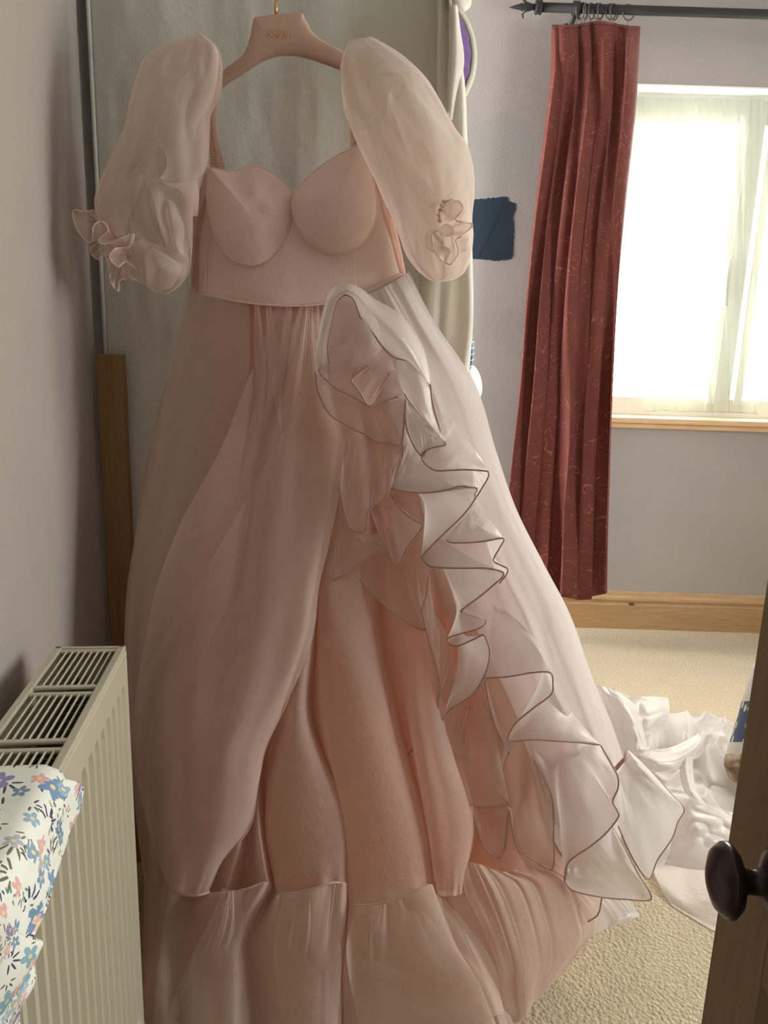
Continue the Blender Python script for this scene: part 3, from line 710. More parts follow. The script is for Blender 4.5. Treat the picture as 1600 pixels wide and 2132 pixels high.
# back of the skirt, closing the cone
def back(rows_l, name, m, dy, n=90):
    R = []
    for r, yf in zip(rows_l, YF):
        a, b = r[0], r[-1]; r2 = []
        for k in range(9):
            s = k/8; r2.append((a[0]+(b[0]-a[0])*s, a[1], (a[2]*(1-s)+b[2]*s) + dy*math.sin(PI*s)))
        R.append(r2)
    G = loft(R, 160, n); U, T = UV(G); G[..., 2] += .012*np.sin(U*60)*T*np.sin(PI*U)
    G[..., 2] = np.minimum(G[..., 2], 1.77)
    part(name, G, m)
brows = [list(r) for r in rows]
for r, x in zip(brows, [400, 345, 298, 266, 270, 292, 300]): r[0] = (x, r[0][1], r[0][2])
back(brows, 'skirt_back', M['org_mid'], .12)
# lining cone inside
LR = []
for xs, y, yf, dp in zip(ROWX, ROWY, YF, DP):
    r = []
    for k in range(9):
        s = k/8; x = xs[0]+34 + (xs[-1]-xs[0]-74)*s
        r.append((x, y-14*(y > 1800), yf + dp + .045 + (.02+.11*min(1, (y-600)/700))*abs(2*s-1)**3*.85))
    LR.append(r)
G = loft(LR, 200, 120); U, T = UV(G); G[..., 2] += .010*vn(U*16, T*2, 9)*T
part('lining', G, M['lining'])

# --- left overskirt, two overlapping layers of organza
back_layer = loft([
 [(398,596,1.63),(425,609,1.60),(470,624,1.59),(520,636,1.585)],
 [(362,740,1.62),(400,745,1.575),(450,750,1.555),(520,750,1.55)],
 [(330,880,1.60),(370,890,1.55),(430,890,1.53),(510,890,1.52)],
 [(292,1060,1.57),(330,1070,1.51),(390,1070,1.48),(480,1070,1.47)],
 [(264,1230,1.53),(300,1240,1.47),(360,1240,1.43),(460,1240,1.43)],
 [(259,1380,1.50),(290,1390,1.44),(350,1390,1.40),(440,1390,1.40)],
 [(268,1540,1.47),(300,1550,1.41),(350,1550,1.37),(430,1550,1.37)],
 [(282,1700,1.45),(310,1710,1.39),(350,1710,1.35),(430,1710,1.35)],
 [(300,1830,1.42),(320,1835,1.37),(360,1838,1.34),(420,1845,1.33)]], 90, 140)
U, T = UV(back_layer); back_layer[..., 2] += .008*np.sin(U*18+T*3)*T
back_layer = FR.lift(back_layer, .010)
part('overskirt_underlayer', back_layer, M['org'], uvs=(2, 6))
# folded main panel: rows list fold-over points; the sheet doubles back where x falls
mp_rows = [
 [(575,637,1.60),(590,637,1.585),(605,637,1.578),(620,637,1.578),(640,637,1.578),(652,636,1.578),(664,632,1.58)],
 [(550,710,1.58),(568,710,1.565),(590,706,1.558),(610,704,1.553),(632,704,1.553),(650,704,1.553),(668,704,1.565)],
 [(505,820,1.565),(528,824,1.54),(560,824,1.53),(590,824,1.53),(620,824,1.525),(660,824,1.52),(690,824,1.54)],
 [(460,935,1.545),(485,938,1.52),(520,938,1.505),(560,936,1.505),(610,936,1.495),(680,936,1.49),(719,930,1.52)],
 [(380,1082,1.535),(410,1086,1.49),(460,1088,1.465),(530,1088,1.460),(600,1086,1.45),(665,1086,1.45),(697,1080,1.48)],
 [(328,1215,1.52),(365,1224,1.46),(430,1226,1.42),(510,1226,1.415),(580,1226,1.40),(640,1226,1.405),(666,1216,1.44)],
 [(303,1330,1.50),(345,1342,1.43),(410,1344,1.385),(490,1344,1.375),(560,1344,1.365),(620,1342,1.375),(650,1336,1.41)],
 [(277,1480,1.48),(320,1480,1.40),(385,1482,1.34),(460,1482,1.325),(530,1480,1.325),(575,1476,1.345),(596,1470,1.38)],
 [(272,1560,1.46),(312,1562,1.38),(375,1564,1.32),(440,1564,1.30),(500,1562,1.305),(540,1560,1.33),(556,1556,1.37)],
 [(290,1640,1.45),(322,1642,1.37),(375,1644,1.31),(430,1644,1.29),(490,1644,1.295),(526,1640,1.32),(539,1634,1.36)],
 [(312,1730,1.42),(335,1732,1.35),(375,1734,1.30),(420,1734,1.28),(470,1734,1.285),(505,1728,1.31),(522,1724,1.34)],
 [(332,1800,1.38),(350,1804,1.33),(380,1806,1.295),(410,1806,1.275),(440,1804,1.28),(455,1798,1.30),(464,1794,1.33)],
 [(350,1848,1.36),(362,1856,1.32),(380,1861,1.30),(398,1863,1.285),(415,1862,1.285),(428,1859,1.30),(436,1855,1.32)]]
G = loft(mp_rows, 200, 240); U, T = UV(G)
g_ = lambda c, w: np.exp(-((U-c)/w)**2)
G[..., 2] += -.014*g_(.30+.10*T, .07)*np.minimum(1, T*4)*(1-T) - .012*g_(.62-.05*T, .06)*np.minimum(1, T*4)*(1-T*.7) + .012*g_(.47+.05*T, .06)*(1-T)
G[..., 2] += .003*vn(U*50, T*2, 31)*np.exp(-T*10) + .0045*vn(U*9+T*3, T*6, 33) + .003*vn(U*40, 0, 36)*np.exp(-(1-T)*30)
G = FR.lift(G, .009)
part('overskirt_left', G, M['org_mid'], uvs=(4, 7))
# doubled layer of the same panel with its own soft edge
G = loft([[(655,650,1.575),(660,652,1.562),(663,654,1.56),(667,655,1.575)], [(645,740,1.555),(655,742,1.535),(664,742,1.535),(672,742,1.55)],
 [(615,850,1.535),(640,854,1.505),(670,854,1.50),(697,850,1.525)], [(560,955,1.515),(600,960,1.482),(660,960,1.475),(716,952,1.51)],
 [(462,1128,1.475),(520,1132,1.44),(600,1132,1.432),(688,1122,1.468)], [(405,1225,1.44),(470,1230,1.405),(570,1230,1.39),(665,1218,1.435)],
 [(356,1304,1.42),(430,1312,1.372),(550,1312,1.356),(655,1304,1.412)], [(300,1410,1.41),(390,1422,1.34),(520,1420,1.335),(625,1404,1.385)],
 [(276,1530,1.40),(370,1540,1.31),(480,1540,1.298),(560,1526,1.365)], [(285,1620,1.39),(370,1630,1.30),(460,1630,1.286),(541,1622,1.35)],
 [(308,1720,1.37),(370,1728,1.29),(440,1728,1.274),(520,1716,1.33)], [(330,1795,1.34),(370,1805,1.285),(420,1804,1.27),(463,1792,1.32)], [(350,1847,1.32),(380,1860,1.29),(410,1861,1.278),(435,1854,1.31)]], 120, 200)
U, T = UV(G); G[..., 2] += .006*vn(U*5+T*3, T*4, 37)*np.sin(PI*U)
G = FR.lift(G, .013)
part('overskirt_fold', G, M['org_thin'], uvs=(3, 6))
# small vertical gather pleats under the waist
for i, (x, xb, yb, w) in enumerate([(535,548,860,12),(560,585,890,14),(600,588,800,9),(630,600,760,8)]):
    G = loft([[(x-w*.4,634,1.576),(x,635,1.571),(x+w*.4,634,1.576)], [((x+xb)/2-w,(yb+634)/2,1.563),((x+xb)/2,(yb+634)/2,1.545),((x+xb)/2+w,(yb+634)/2,1.563)], [(xb-w*.08,yb,1.538),(xb,yb+10,1.535),(xb+w*.08,yb,1.538)]], 14, 40)
    G = FR.lift(G, .004)
    part('waist_pleat', G, M['org_thin'])

# --- right overskirt panel
rr = [
 [(745,622,1.575),(770,612,1.57),(800,598,1.575),(830,580,1.59),(852,566,1.62)],
 [(770,700,1.57),(805,690,1.55),(845,680,1.555),(880,672,1.57),(904,668,1.62)],
 [(800,820,1.55),(850,815,1.52),(905,810,1.53),(955,805,1.545),(990,800,1.61)],
 [(820,960,1.54),(890,955,1.50),(950,950,1.50),(1000,945,1.53),(1034,940,1.60)],
 [(850,1090,1.53),(930,1085,1.47),(1000,1080,1.47),(1050,1070,1.50),(1076,1060,1.58)],
 [(900,1200,1.52),(980,1195,1.45),(1050,1190,1.44),(1105,1180,1.48),(1132,1172,1.57)],
 [(940,1310,1.51),(1030,1305,1.43),(1100,1300,1.42),(1155,1290,1.46),(1188,1280,1.56)],
 [(980,1430,1.50),(1070,1425,1.42),(1140,1420,1.41),(1200,1415,1.45),(1234,1408,1.55)],
 [(1010,1540,1.49),(1110,1535,1.41),(1190,1535,1.41),(1245,1535,1.45),(1283,1530,1.55)],
 [(1030,1650,1.48),(1130,1650,1.41),(1210,1650,1.41),(1270,1650,1.45),(1310,1640,1.55)],
 [(1050,1760,1.46),(1140,1765,1.41),(1200,1770,1.41),(1250,1770,1.45),(1290,1760,1.53)]]
G = loft(rr, 160, 220); U, T = UV(G)
G[..., 2] += -.016*g_(0, 1)*0 - .014*np.exp(-((U-.45-.1*T)/.05)**2)*np.minimum(1, T*5) - .012*np.exp(-((U-.72)/.05)**2)*T + .006*vn(U*10, T*8, 41) + .0022*vn(U*28, T*2, 42)*np.exp(-T*9) + .003*vn(U*18+T*9, T*26, 43)*T
part('overskirt_right', G, M['over'], uvs=(3, 7))

# --- hem flounces
def flounce(name, top, rows_b, m, k, seed, nu=360, amp=.006):
    G = loft([top]+rows_b, nu, 110); U, T = UV(G)
    G[..., 2] += amp*(1-2.6*np.abs(vn(U*k, T*.5, seed)))*np.exp(-T*3.4) + .010*vn(U*k*.35, T*.8, seed+1)*T + .002*vn(U*k*.5+T*4, T*8, seed+2)
    G[..., 0] += 3.5*vn(U*k*.8, T*1.3, seed+3)*np.minimum(1, T*5)
    FR.add(G); o = part(name, G, m, uvs=(4, 1.5))
    return G
fx = [ROWX[-1], [298,335,385,430,470,500,520,576,640,706,722,730,830,925,945,955,975,1000,1010,1080,1200],
      [296,325,375,425,470,500,530,590,650,705,720,725,860,985,995,1000,1015,1035,1045,1060,1110],
      [292,320,370,430,470,500,540,600,650,700,715,740,880,1040,1046,1048,1056,1066,1075,1080,1095]]
K2 = [.3,1,.4,.95,1,.9,0,.9,1,.8,0,.8,1,.9,.2,.4,.5,.1,-.2,-.3,-.3]
rw_ = []
for xs, y, yf in zip(fx, (1866, 1955, 2050, 2190), (1.275, 1.252, 1.218, 1.165)):
    rw_.append([(x, (y if y > 1870 else SEAMY[i]), yf + (.085 if y < 1900 else .05 if y < 2100 else .02)*(1-K2[i]) + (.10 if y < 1900 else .07 if y < 2000 else .02)*abs((i-10)/10)**4) for i, x in enumerate(xs)])
flounce('hem_flounce', rw_[0], rw_[1:], M['org_mid'], 40, 51, 620, .009)
part('lining_flounce', loft([[(x, y, z+.045) for x, y, z in r] for r in rw_], 160, 40), M['org_mid'])
flounce('side_flounce', [(958,1790,1.33),(1000,1800,1.335),(1050,1815,1.345),(1100,1800,1.37),(1150,1780,1.41)],
  [[(965,1850,1.31),(1030,1850,1.31),(1100,1845,1.34),(1170,1835,1.38),(1205,1825,1.43)],
   [(1000,1920,1.29),(1060,1930,1.29),(1130,1930,1.32),(1200,1920,1.37),(1237,1890,1.43)],
   [(1035,2000,1.27),(1080,2010,1.27),(1140,2000,1.31),(1205,1965,1.36),(1241,1932,1.42)],
   [(1050,2080,1.25),(1085,2085,1.25),(1125,2055,1.29),(1175,2010,1.35),(1215,1968,1.40)],
   [(1060,2135,1.235),(1092,2120,1.235),(1112,2090,1.28),(1140,2062,1.33),(1170,2030,1.38)]], M['org_mid'], 17, 61, 260)
flounce('side_flounce', [(1085,1835,1.40),(1140,1840,1.41),(1190,1830,1.43),(1250,1825,1.47)],
  [[(1120,1880,1.40),(1180,1880,1.41),(1250,1870,1.45),(1310,1872,1.48)], [(1160,1915,1.40),(1220,1915,1.42),(1280,1905,1.45),(1331,1902,1.48)],
   [(1200,1950,1.40),(1235,1945,1.42),(1285,1925,1.45),(1332,1908,1.47)]], M['train'], 16, 64, 160)
for rows_ in (
 [[(462,1856,1.285),(480,1856,1.268),(501,1852,1.28)], [(430,1930,1.27),(470,1930,1.240),(506,1930,1.265)], [(388,2015,1.245),(440,2020,1.218),(492,2015,1.24)], [(355,2100,1.225),(415,2105,1.198),(480,2100,1.22)], [(338,2160,1.215),(405,2165,1.19),(472,2160,1.21)]],
 [[(591,1866,1.278),(620,1862,1.262),(650,1852,1.258),(690,1842,1.262),(712,1842,1.278)], [(571,1950,1.262),(610,1950,1.232),(645,1950,1.226),(680,1950,1.235),(704,1930,1.262)], [(575,2040,1.24),(605,2040,1.21),(632,2040,1.212),(675,2040,1.21),(711,2000,1.24)], [(592,2140,1.215),(612,2140,1.19),(628,2140,1.20),(670,2140,1.188),(703,2140,1.215)]],
 [[(739,1888,1.278),(775,1888,1.262),(805,1882,1.258),(850,1866,1.262),(890,1846,1.275)], [(722,1970,1.262),(765,1960,1.232),(803,1955,1.228),(880,1940,1.232),(955,1905,1.262)], [(730,2050,1.24),(775,2045,1.212),(802,2030,1.215),(920,2030,1.205),(1030,2010,1.235)], [(750,2140,1.215),(790,2140,1.19),(830,2140,1.192),(950,2140,1.185),(1050,2110,1.205)]]):
    G = loft(rows_, 160, 90); U, T = UV(G); G[..., 2] += .007*(1-2.4*np.abs(vn(U*11, T*.8, 57)))*np.exp(-T*4) + .004*vn(U*6+T*2, T*2, 58)
    G = FR.lift(G, .012)
    part('flounce_fold', G, M['org_thin'])
# seam bands where the flounce is gathered on
for seg in ([(350,1850,1.305),(372,1861,1.285),(398,1865,1.27),(418,1863,1.27),(436,1857,1.30)], [(462,1852,1.30),(485,1856,1.29),(515,1850,1.28),(552,1836,1.285)],
            [(584,1862,1.285),(620,1858,1.268),(660,1848,1.262),(690,1838,1.268),(712,1838,1.285)], [(736,1884,1.285),(775,1884,1.268),(815,1876,1.262),(860,1860,1.265),(892,1842,1.28)]):
    tube('gathered_seam', P(cr(np.array(seg, float), 60)), .0020, M['org_mid'], DR, 6)

# --- ruffle cascade
def ruffle(att, hem, m=None, n=260, nv=26, bulge=.0, hemr=.0016, name='ruffle', lead=1.0, curl=.0):
    A = cra(att, n); B = cr(np.array(hem, float), n)
    s = np.linspace(0, 1, nv)[:, None, None]
    G = A[None]*(1-s) + B[None]*s
    G[..., 2] -= bulge*np.sin(PI*s[..., 0]) 
    U, T = UV(G)
    G[..., 2] += .003*vn(U*16, T*3, n+len(hem))*np.sin(PI*T)
    o = part(name, G, m or M['ruffle'], uvs=(4, 1))
    if hemr: tube('rolled_hem', P(B)[::2], hemr, M['hem'], o, 5)
    return o
# outer hood of the first bloom
part('ruffle', loft([
 [(660,778,1.52),(658,740,1.50),(662,700,1.49),(672,650,1.48),(684,612,1.475),(705,594,1.47),(728,590,1.465),(752,600,1.46),(780,622,1.455),(835,655,1.455),(872,705,1.46),(890,750,1.465),(897,800,1.47)],
 [(668,785,1.49),(668,745,1.455),(673,705,1.44),(686,655,1.43),(698,622,1.425),(712,608,1.42),(728,606,1.415),(748,618,1.41),(774,648,1.405),(820,692,1.405),(852,730,1.415),(872,765,1.43),(890,795,1.45)],
 [(690,790,1.50),(684,750,1.475),(682,715,1.465),(692,668,1.455),(700,632,1.45),(712,618,1.445),(722,614,1.44),(738,626,1.435),(756,668,1.435),(790,715,1.44),(822,745,1.445),(850,752,1.455),(880,785,1.465)]], 240, 40), M['ruffle'])
tube('rolled_hem', P(cr(np.array([(690,792,1.50),(684,750,1.475),(682,715,1.465),(692,668,1.455),(700,632,1.45),(712,618,1.445),(722,614,1.44),(738,626,1.435),(750,660,1.435),(762,668,1.435),(792,716,1.435),(822,744,1.44),(850,751,1.445),(868,762,1.45),(885,785,1.455),(896,803,1.46)], float), 160)), .0016, M['hem'], DR, 5)
# hollow inside
part('ruffle_inner', loft([
 [(686,630,1.47),(705,606,1.46),(730,602,1.455),(765,632,1.46),(785,665,1.47)],
 [(672,690,1.49),(700,680,1.50),(740,660,1.50),(775,668,1.49),(793,690,1.47)],
 [(664,740,1.50),(695,735,1.51),(735,710,1.51),(775,710,1.50),(795,725,1.47)],
 [(664,778,1.50),(695,765,1.48),(735,765,1.475),(768,758,1.47),(782,755,1.46)]], 60, 60), M['ruffle'])
ruffle([(795,690,1.47),(800,730,1.47),(815,745,1.47),(822,770,1.48)], [(735,784,1.44),(741,774,1.435),(770,760,1.44),(734,790,1.43),(742,806,1.425),(752,820,1.42),(768,842,1.42),(790,815,1.44),(812,775,1.45)], M['ruffle_d'])
ruffle([(690,720,1.50),(740,730,1.50),(795,740,1.50),(850,800,1.48),(848,850,1.48)], [(662,770,1.48),(672,784,1.455),(700,808,1.45),(740,828,1.45),(768,842,1.44),(800,835,1.45),(830,825,1.46)], M['ruffle_d'])
ruffle([(670,785,1.49),(740,815,1.48),(800,835,1.47),(845,830,1.48)], [(657,775,1.47),(662,815,1.465),(685,860,1.46),(725,888,1.455),(760,905,1.45),(785,920,1.445),(812,922,1.44),(836,923,1.44),(842,870,1.45),(845,830,1.46)], M['ruffle_d'], bulge=.015)
# satin twist E
part('ruffle', loft([
 [(826,752,1.46),(845,750,1.45),(868,762,1.445),(890,790,1.45)],
 [(828,785,1.46),(848,790,1.435),(875,800,1.43),(898,812,1.445)],
 [(840,815,1.46),(862,835,1.43),(885,845,1.43),(905,850,1.445)],
 [(856,840,1.46),(882,868,1.425),(900,880,1.43),(916,890,1.44)],
 [(898,888,1.46),(912,905,1.43),(920,910,1.43),(928,915,1.44)],
 [(922,920,1.45),(925,924,1.44),(927,925,1.44),(929,926,1.44)]], 60, 80), M['ruffle'])
tube('rolled_hem', P(cr(np.array([(897,800,1.445),(901,835,1.443),(910,870,1.44),(920,905,1.438),(930,927,1.438)], float), 60)), .0016, M['hem'], DR, 5)
tube('rolled_hem', P(cr(np.array([(843,820,1.455),(856,840,1.455),(882,868,1.45),(905,895,1.45),(928,925,1.44)], float), 60)), .0016, M['hem'], DR, 5)
# F/G/H ...
ruffle([(848,820,1.48),(850,845,1.47),(868,862,1.46),(893,890,1.455)],
 [(843,870,1.455),(850,900,1.45),(863,930,1.445),(880,950,1.44),(892,936,1.43),(929,926,1.425)], M['ruffle'], bulge=.02)
ruffle([(880,880,1.47),(915,866,1.46),(940,872,1.46),(965,905,1.455),(985,930,1.45),(1003,955,1.45)],
 [(929,927,1.43),(900,933,1.43),(880,943,1.435),(880,957,1.44),(893,972,1.44),(910,980,1.44),(940,979,1.43),(973,978,1.42),(1017,981,1.405)], M['ruffle'], bulge=.015)
ruffle([(975,960,1.46),(985,980,1.46),(990,1000,1.46)], [(1017,981,1.405),(1018,992,1.41),(1008,1010,1.42),(997,1028,1.43),(990,1040,1.44)], M['ruffle'])
ruffle([(850,850,1.49),(855,900,1.48),(880,950,1.475),(940,978,1.46),(975,980,1.455),(985,985,1.45)],
 [(838,925,1.46),(838,970,1.46),(820,1015,1.445),(815,1016,1.44),(840,1022,1.43),(880,1026,1.42),(930,1020,1.41),(960,1012,1.405),(985,1015,1.40)], M['ruffle'], bulge=.01)
ruffle([(840,960,1.49),(850,1000,1.48),(880,1040,1.47),(900,1100,1.46),(915,1160,1.45),(930,1200,1.45),(950,1260,1.44),(960,1300,1.43),(955,1340,1.43),(950,1400,1.43),(940,1440,1.43)],
 [(812,1016,1.44),(880,1026,1.43),(985,1015,1.40),(990,1030,1.385),(988,1042,1.38),(962,1076,1.385),(918,1118,1.40),(882,1155,1.42),(880,1164,1.43),(900,1180,1.43),(960,1183,1.40),(1010,1183,1.375),(1045,1190,1.36),(1048,1200,1.355),(1032,1215,1.36),(1000,1242,1.375),(965,1268,1.39),(963,1275,1.40),(988,1284,1.385),(1013,1293,1.37),(1000,1308,1.36),(965,1318,1.37),(934,1328,1.385),(934,1338,1.39),(952,1345,1.385),(985,1332,1.37),(1008,1322,1.36),(1016,1338,1.355),(1021,1362,1.355),(1012,1402,1.36),(985,1446,1.37),(940,1476,1.385),(922,1500,1.39),(912,1530,1.40)], M['ruffle'], n=700, nv=36, bulge=.012)
ruffle([(985,1050,1.46),(1005,1100,1.45),(1020,1150,1.44),(1035,1200,1.43)], [(930,1124,1.42),(945,1130,1.41),(1000,1128,1.395),(1048,1121,1.38),(1040,1142,1.38),(1028,1166,1.39),(1042,1176,1.38),(1057,1184,1.37),(1055,1196,1.365),(1040,1215,1.37)], M['ruffle'])
ruffle([(985,1040,1.46),(1000,1060,1.46),(1030,1095,1.45),(1045,1115,1.45)], [(935,1100,1.43),(930,1124,1.42),(990,1129,1.40),(1047,1121,1.385)], M['ruffle'], hemr=0)
# left hanging tongues N2, D2
ruffle([(722,905,1.49),(760,915,1.47),(800,925,1.46),(838,925,1.46)], [(708,1000,1.48),(712,1045,1.46),(730,1100,1.44),(760,1105,1.43),(770,1060,1.43),(800,1040,1.43),(812,1016,1.43),(820,1000,1.44)], M['ruffle_d'], bulge=.012)
ruffle([(770,1040,1.47),(800,1030,1.46),(815,1020,1.46)], [(770,1060,1.44),(790,1110,1.43),(815,1160,1.42),(830,1180,1.42),(850,1140,1.41),(880,1096,1.40),(862,1082,1.41),(835,1060,1.43),(816,1030,1.44)], M['ruffle_d'])
ruffle([(700,1000,1.50),(740,1105,1.47),(790,1110,1.46)], [(668,1219,1.46),(690,1210,1.44),(720,1196,1.43),(760,1165,1.43),(790,1150,1.43),(815,1165,1.43)], M['ruffle_d'], bulge=.01)
ruffle([(790,1110,1.46),(830,1165,1.45),(880,1150,1.44),(900,1180,1.44)], [(745,1200,1.45),(790,1250,1.43),(840,1290,1.42),(885,1310,1.41),(880,1270,1.41),(888,1240,1.41),(892,1200,1.42)], M['ruffle_d'])
ruffle([(892,1200,1.44),(900,1260,1.43),(940,1340,1.42),(950,1420,1.42)], [(878,1268,1.41),(895,1340,1.40),(915,1415,1.39),(913,1460,1.39),(908,1490,1.39),(880,1530,1.40),(849,1575,1.41)], M['ruffle_d'])
# K
ruffle([(1030,1249,1.44),(1060,1268,1.435),(1093,1297,1.43),(1120,1335,1.425),(1132,1360,1.42),(1155,1420,1.41),(1190,1480,1.41),(1235,1535,1.41)],
 [(1012,1412,1.39),(1064,1408,1.37),(1112,1400,1.36),(1147,1401,1.345),(1152,1424,1.34),(1148,1446,1.34),(1112,1474,1.345),(1078,1502,1.355),(1060,1530,1.365),(1062,1543,1.37),(1110,1540,1.36),(1161,1543,1.35),(1210,1546,1.345),(1251,1551,1.335)], M['ruffle'], n=500, bulge=.015)
ruffle([(1012,1412,1.44),(1040,1480,1.44),(1100,1530,1.43)], [(1010,1412,1.40),(1018,1460,1.39),(1035,1520,1.39),(1062,1570,1.39)], M['ruffle_d'])
ruffle([(1110,1540,1.43),(1160,1560,1.42),(1200,1555,1.41),(1240,1552,1.41)],
 [(1113,1582,1.40),(1130,1640,1.39),(1156,1700,1.38),(1154,1750,1.38),(1180,1800,1.37),(1176,1834,1.365),(1185,1795,1.355),(1230,1762,1.345),(1262,1735,1.34),(1288,1702,1.335),(1286,1688,1.335),(1277,1668,1.335),(1288,1640,1.33),(1286,1614,1.33),(1268,1580,1.33),(1251,1551,1.335)], M['ruffle'], n=420, bulge=.02)
# N, O lower left falls
ruffle([(950,1440,1.44),(975,1465,1.43),(1000,1450,1.43),(1030,1490,1.43),(1050,1540,1.42)],
 [(915,1540,1.40),(918,1590,1.39),(924,1640,1.385),(945,1662,1.38),(985,1676,1.37),(1030,1677,1.365),(1061,1673,1.36),(1040,1655,1.37),(1018,1636,1.375),(1040,1610,1.38),(1058,1570,1.39),(1060,1545,1.40)], M['ruffle_d'], n=360, bulge=.02)
ruffle([(970,1670,1.42),(1000,1670,1.41),(1060,1670,1.40),(1110,1560,1.42)],
 [(985,1700,1.39),(1000,1745,1.375),(1020,1778,1.37),(1048,1780,1.37),(1058,1700,1.37),(1062,1690,1.37),(1070,1740,1.365),(1084,1772,1.36),(1120,1795,1.355),(1152,1808,1.35),(1154,1740,1.36),(1150,1660,1.37),(1118,1590,1.39)], M['ruffle_d'], n=360, bulge=.012)
ruffle([(905,1480,1.43),(935,1500,1.42),(965,1490,1.42),(980,1470,1.42)], [(912,1530,1.40),(918,1560,1.39),(971,1575,1.385),(968,1520,1.39),(981,1470,1.40)], M['ruffle_d'])
# P big white triangular end, Q flap
ruffle([(1185,1795,1.40),(1230,1765,1.39),(1273,1718,1.39)], [(1176,1836,1.375),(1196,1855,1.37),(1254,1868,1.365),(1300,1872,1.36),(1357,1871,1.355),(1330,1820,1.35),(1300,1765,1.35),(1273,1717,1.355)], M['train'], bulge=.025)
ruffle([(1286,1614,1.43),(1300,1590,1.43),(1310,1570,1.44)], [(1288,1720,1.40),(1320,1790,1.40),(1351,1830,1.40),(1370,1790,1.41),(1400,1746,1.42),(1412,1712,1.43),(1425,1684,1.44),(1400,1655,1.44),(1360,1610,1.45),(1330,1580,1.46),(1309,1561,1.47)], M['train'], bulge=.03)
tube('ribbon_loop', P(cr(np.array([(1281,1603,1.40),(1292,1590,1.38),(1303,1578,1.38),(1306,1566,1.40)], float), 20)), .004, M['hem'], DR, 6)
ruffle([(1100,1790,1.42),(1150,1800,1.41),(1180,1830,1.40)], [(1150,1850,1.39),(1210,1850,1.38),(1250,1858,1.38),(1252,1880,1.38),(1245,1905,1.385),(1224,1920,1.39)], M['ruffle_d'])

# --- bodice
YBd = 1.575
bd = loft([
 [(430,350,1.62),(450,352,1.59),(490,380,1.58),(540,392,1.575),(585,400,1.572),(612,408,1.572),(645,390,1.572),(690,350,1.575),(730,320,1.58),(752,302,1.59),(768,298,1.64)],
 [(422,400,1.62),(445,402,1.59),(490,420,1.575),(540,430,1.565),(585,440,1.562),(612,445,1.562),(645,430,1.562),(690,405,1.57),(740,380,1.58),(775,365,1.60),(786,360,1.65)],
 [(412,460,1.63),(438,465,1.59),(490,480,1.57),(540,485,1.56),(585,490,1.556),(612,495,1.556),(645,485,1.558),(695,470,1.565),(750,450,1.58),(790,430,1.60),(806,425,1.66)],
 [(405,530,1.63),(432,535,1.595),(485,545,1.575),(540,552,1.565),(590,556,1.56),(620,558,1.56),(660,556,1.563),(710,545,1.57),(770,515,1.585),(812,495,1.605),(826,490,1.66)],
 [(400,610,1.64),(428,613,1.60),(475,624,1.585),(525,632,1.577),(575,636,1.573),(620,637,1.573),(665,634,1.575),(720,625,1.58),(780,600,1.59),(828,575,1.61),(843,568,1.66)]], 220, 110)
U, T = UV(bd); bd[..., 2] += .0022*vn(U*7+T*3, T*4, 71) + .004*vn(U*5-T*3, T*3, 73)
o = part('bodice', bd, M['satin'], uvs=(4, 2))
bk = bd[:, ::-1].copy(); s = np.sin(PI*np.linspace(0, 1, 220))[None]; bk[..., 2] = bd[:, ::-1, 2] + .14*s; bk[..., 2] = np.minimum(bk[..., 2], 1.765)
bk[..., 1] += 35*s*np.linspace(1, 0, 110)[:, None]
part('bodice_back', bk, M['satin'], uvs=(4, 2))
for i in range(11):
    tube('shirring_ridge', P(bk[int(4+i*7), ::4]), .0022, M['satin'], DR, 5)
tube('bodice_seam', P(cr(np.array([(738,528,1.553),(737,560,1.556),(740,590,1.564),(746,616,1.572)], float), 30)), .0011, M['seam'], DR, 5)
tube('bodice_seam', P(cr(np.array([(441,470,1.575),(432,520,1.585),(428,570,1.592),(427,610,1.596)], float), 30)), .0011, M['seam'], DR, 5)
def cup(rim, ctr, h, skew):
    R = cra([(*a, 0) for a in rim+[rim[0]]], 97)[:-1]; n = len(R); nr = 26; G = np.zeros((nr, n, 3))
    for i in range(nr):
        r = i/(nr-1)
        G[i, :, :2] = ctr + (R[:, :2]-ctr)*r
        dome = h*.8*max(0, 1-r**2)**.8
        G[i, :, 2] = 1.552 - dome + skew*(G[i, :, 0]-ctr[0])
    G[..., 2] += .0025*vn(G[..., 0]*.03, G[..., 1]*.03, 5)
    o = grid('cup', G, M['satin'], DR, closed=True, uvs=(1, 1))
    tube('cup_seam', P(np.concatenate([G[-1], G[-1, :1]])), .0014, M['seam'], o, 5)
cup([(436,348),(470,356),(500,352),(528,346),(558,354),(590,378),(612,406),(607,440),(598,485),(578,520),(550,545),(520,551),(485,540),(457,510),(441,470),(433,430),(430,390)], np.array([525., 450.]), .045, .00002)
cup([(612,404),(640,372),(672,343),(705,323),(735,308),(754,302),(770,340),(782,395),(785,440),(774,480),(750,510),(718,525),(690,527),(660,515),(630,490),(612,455),(607,425)], np.array([697., 425.]), .052, .00008)
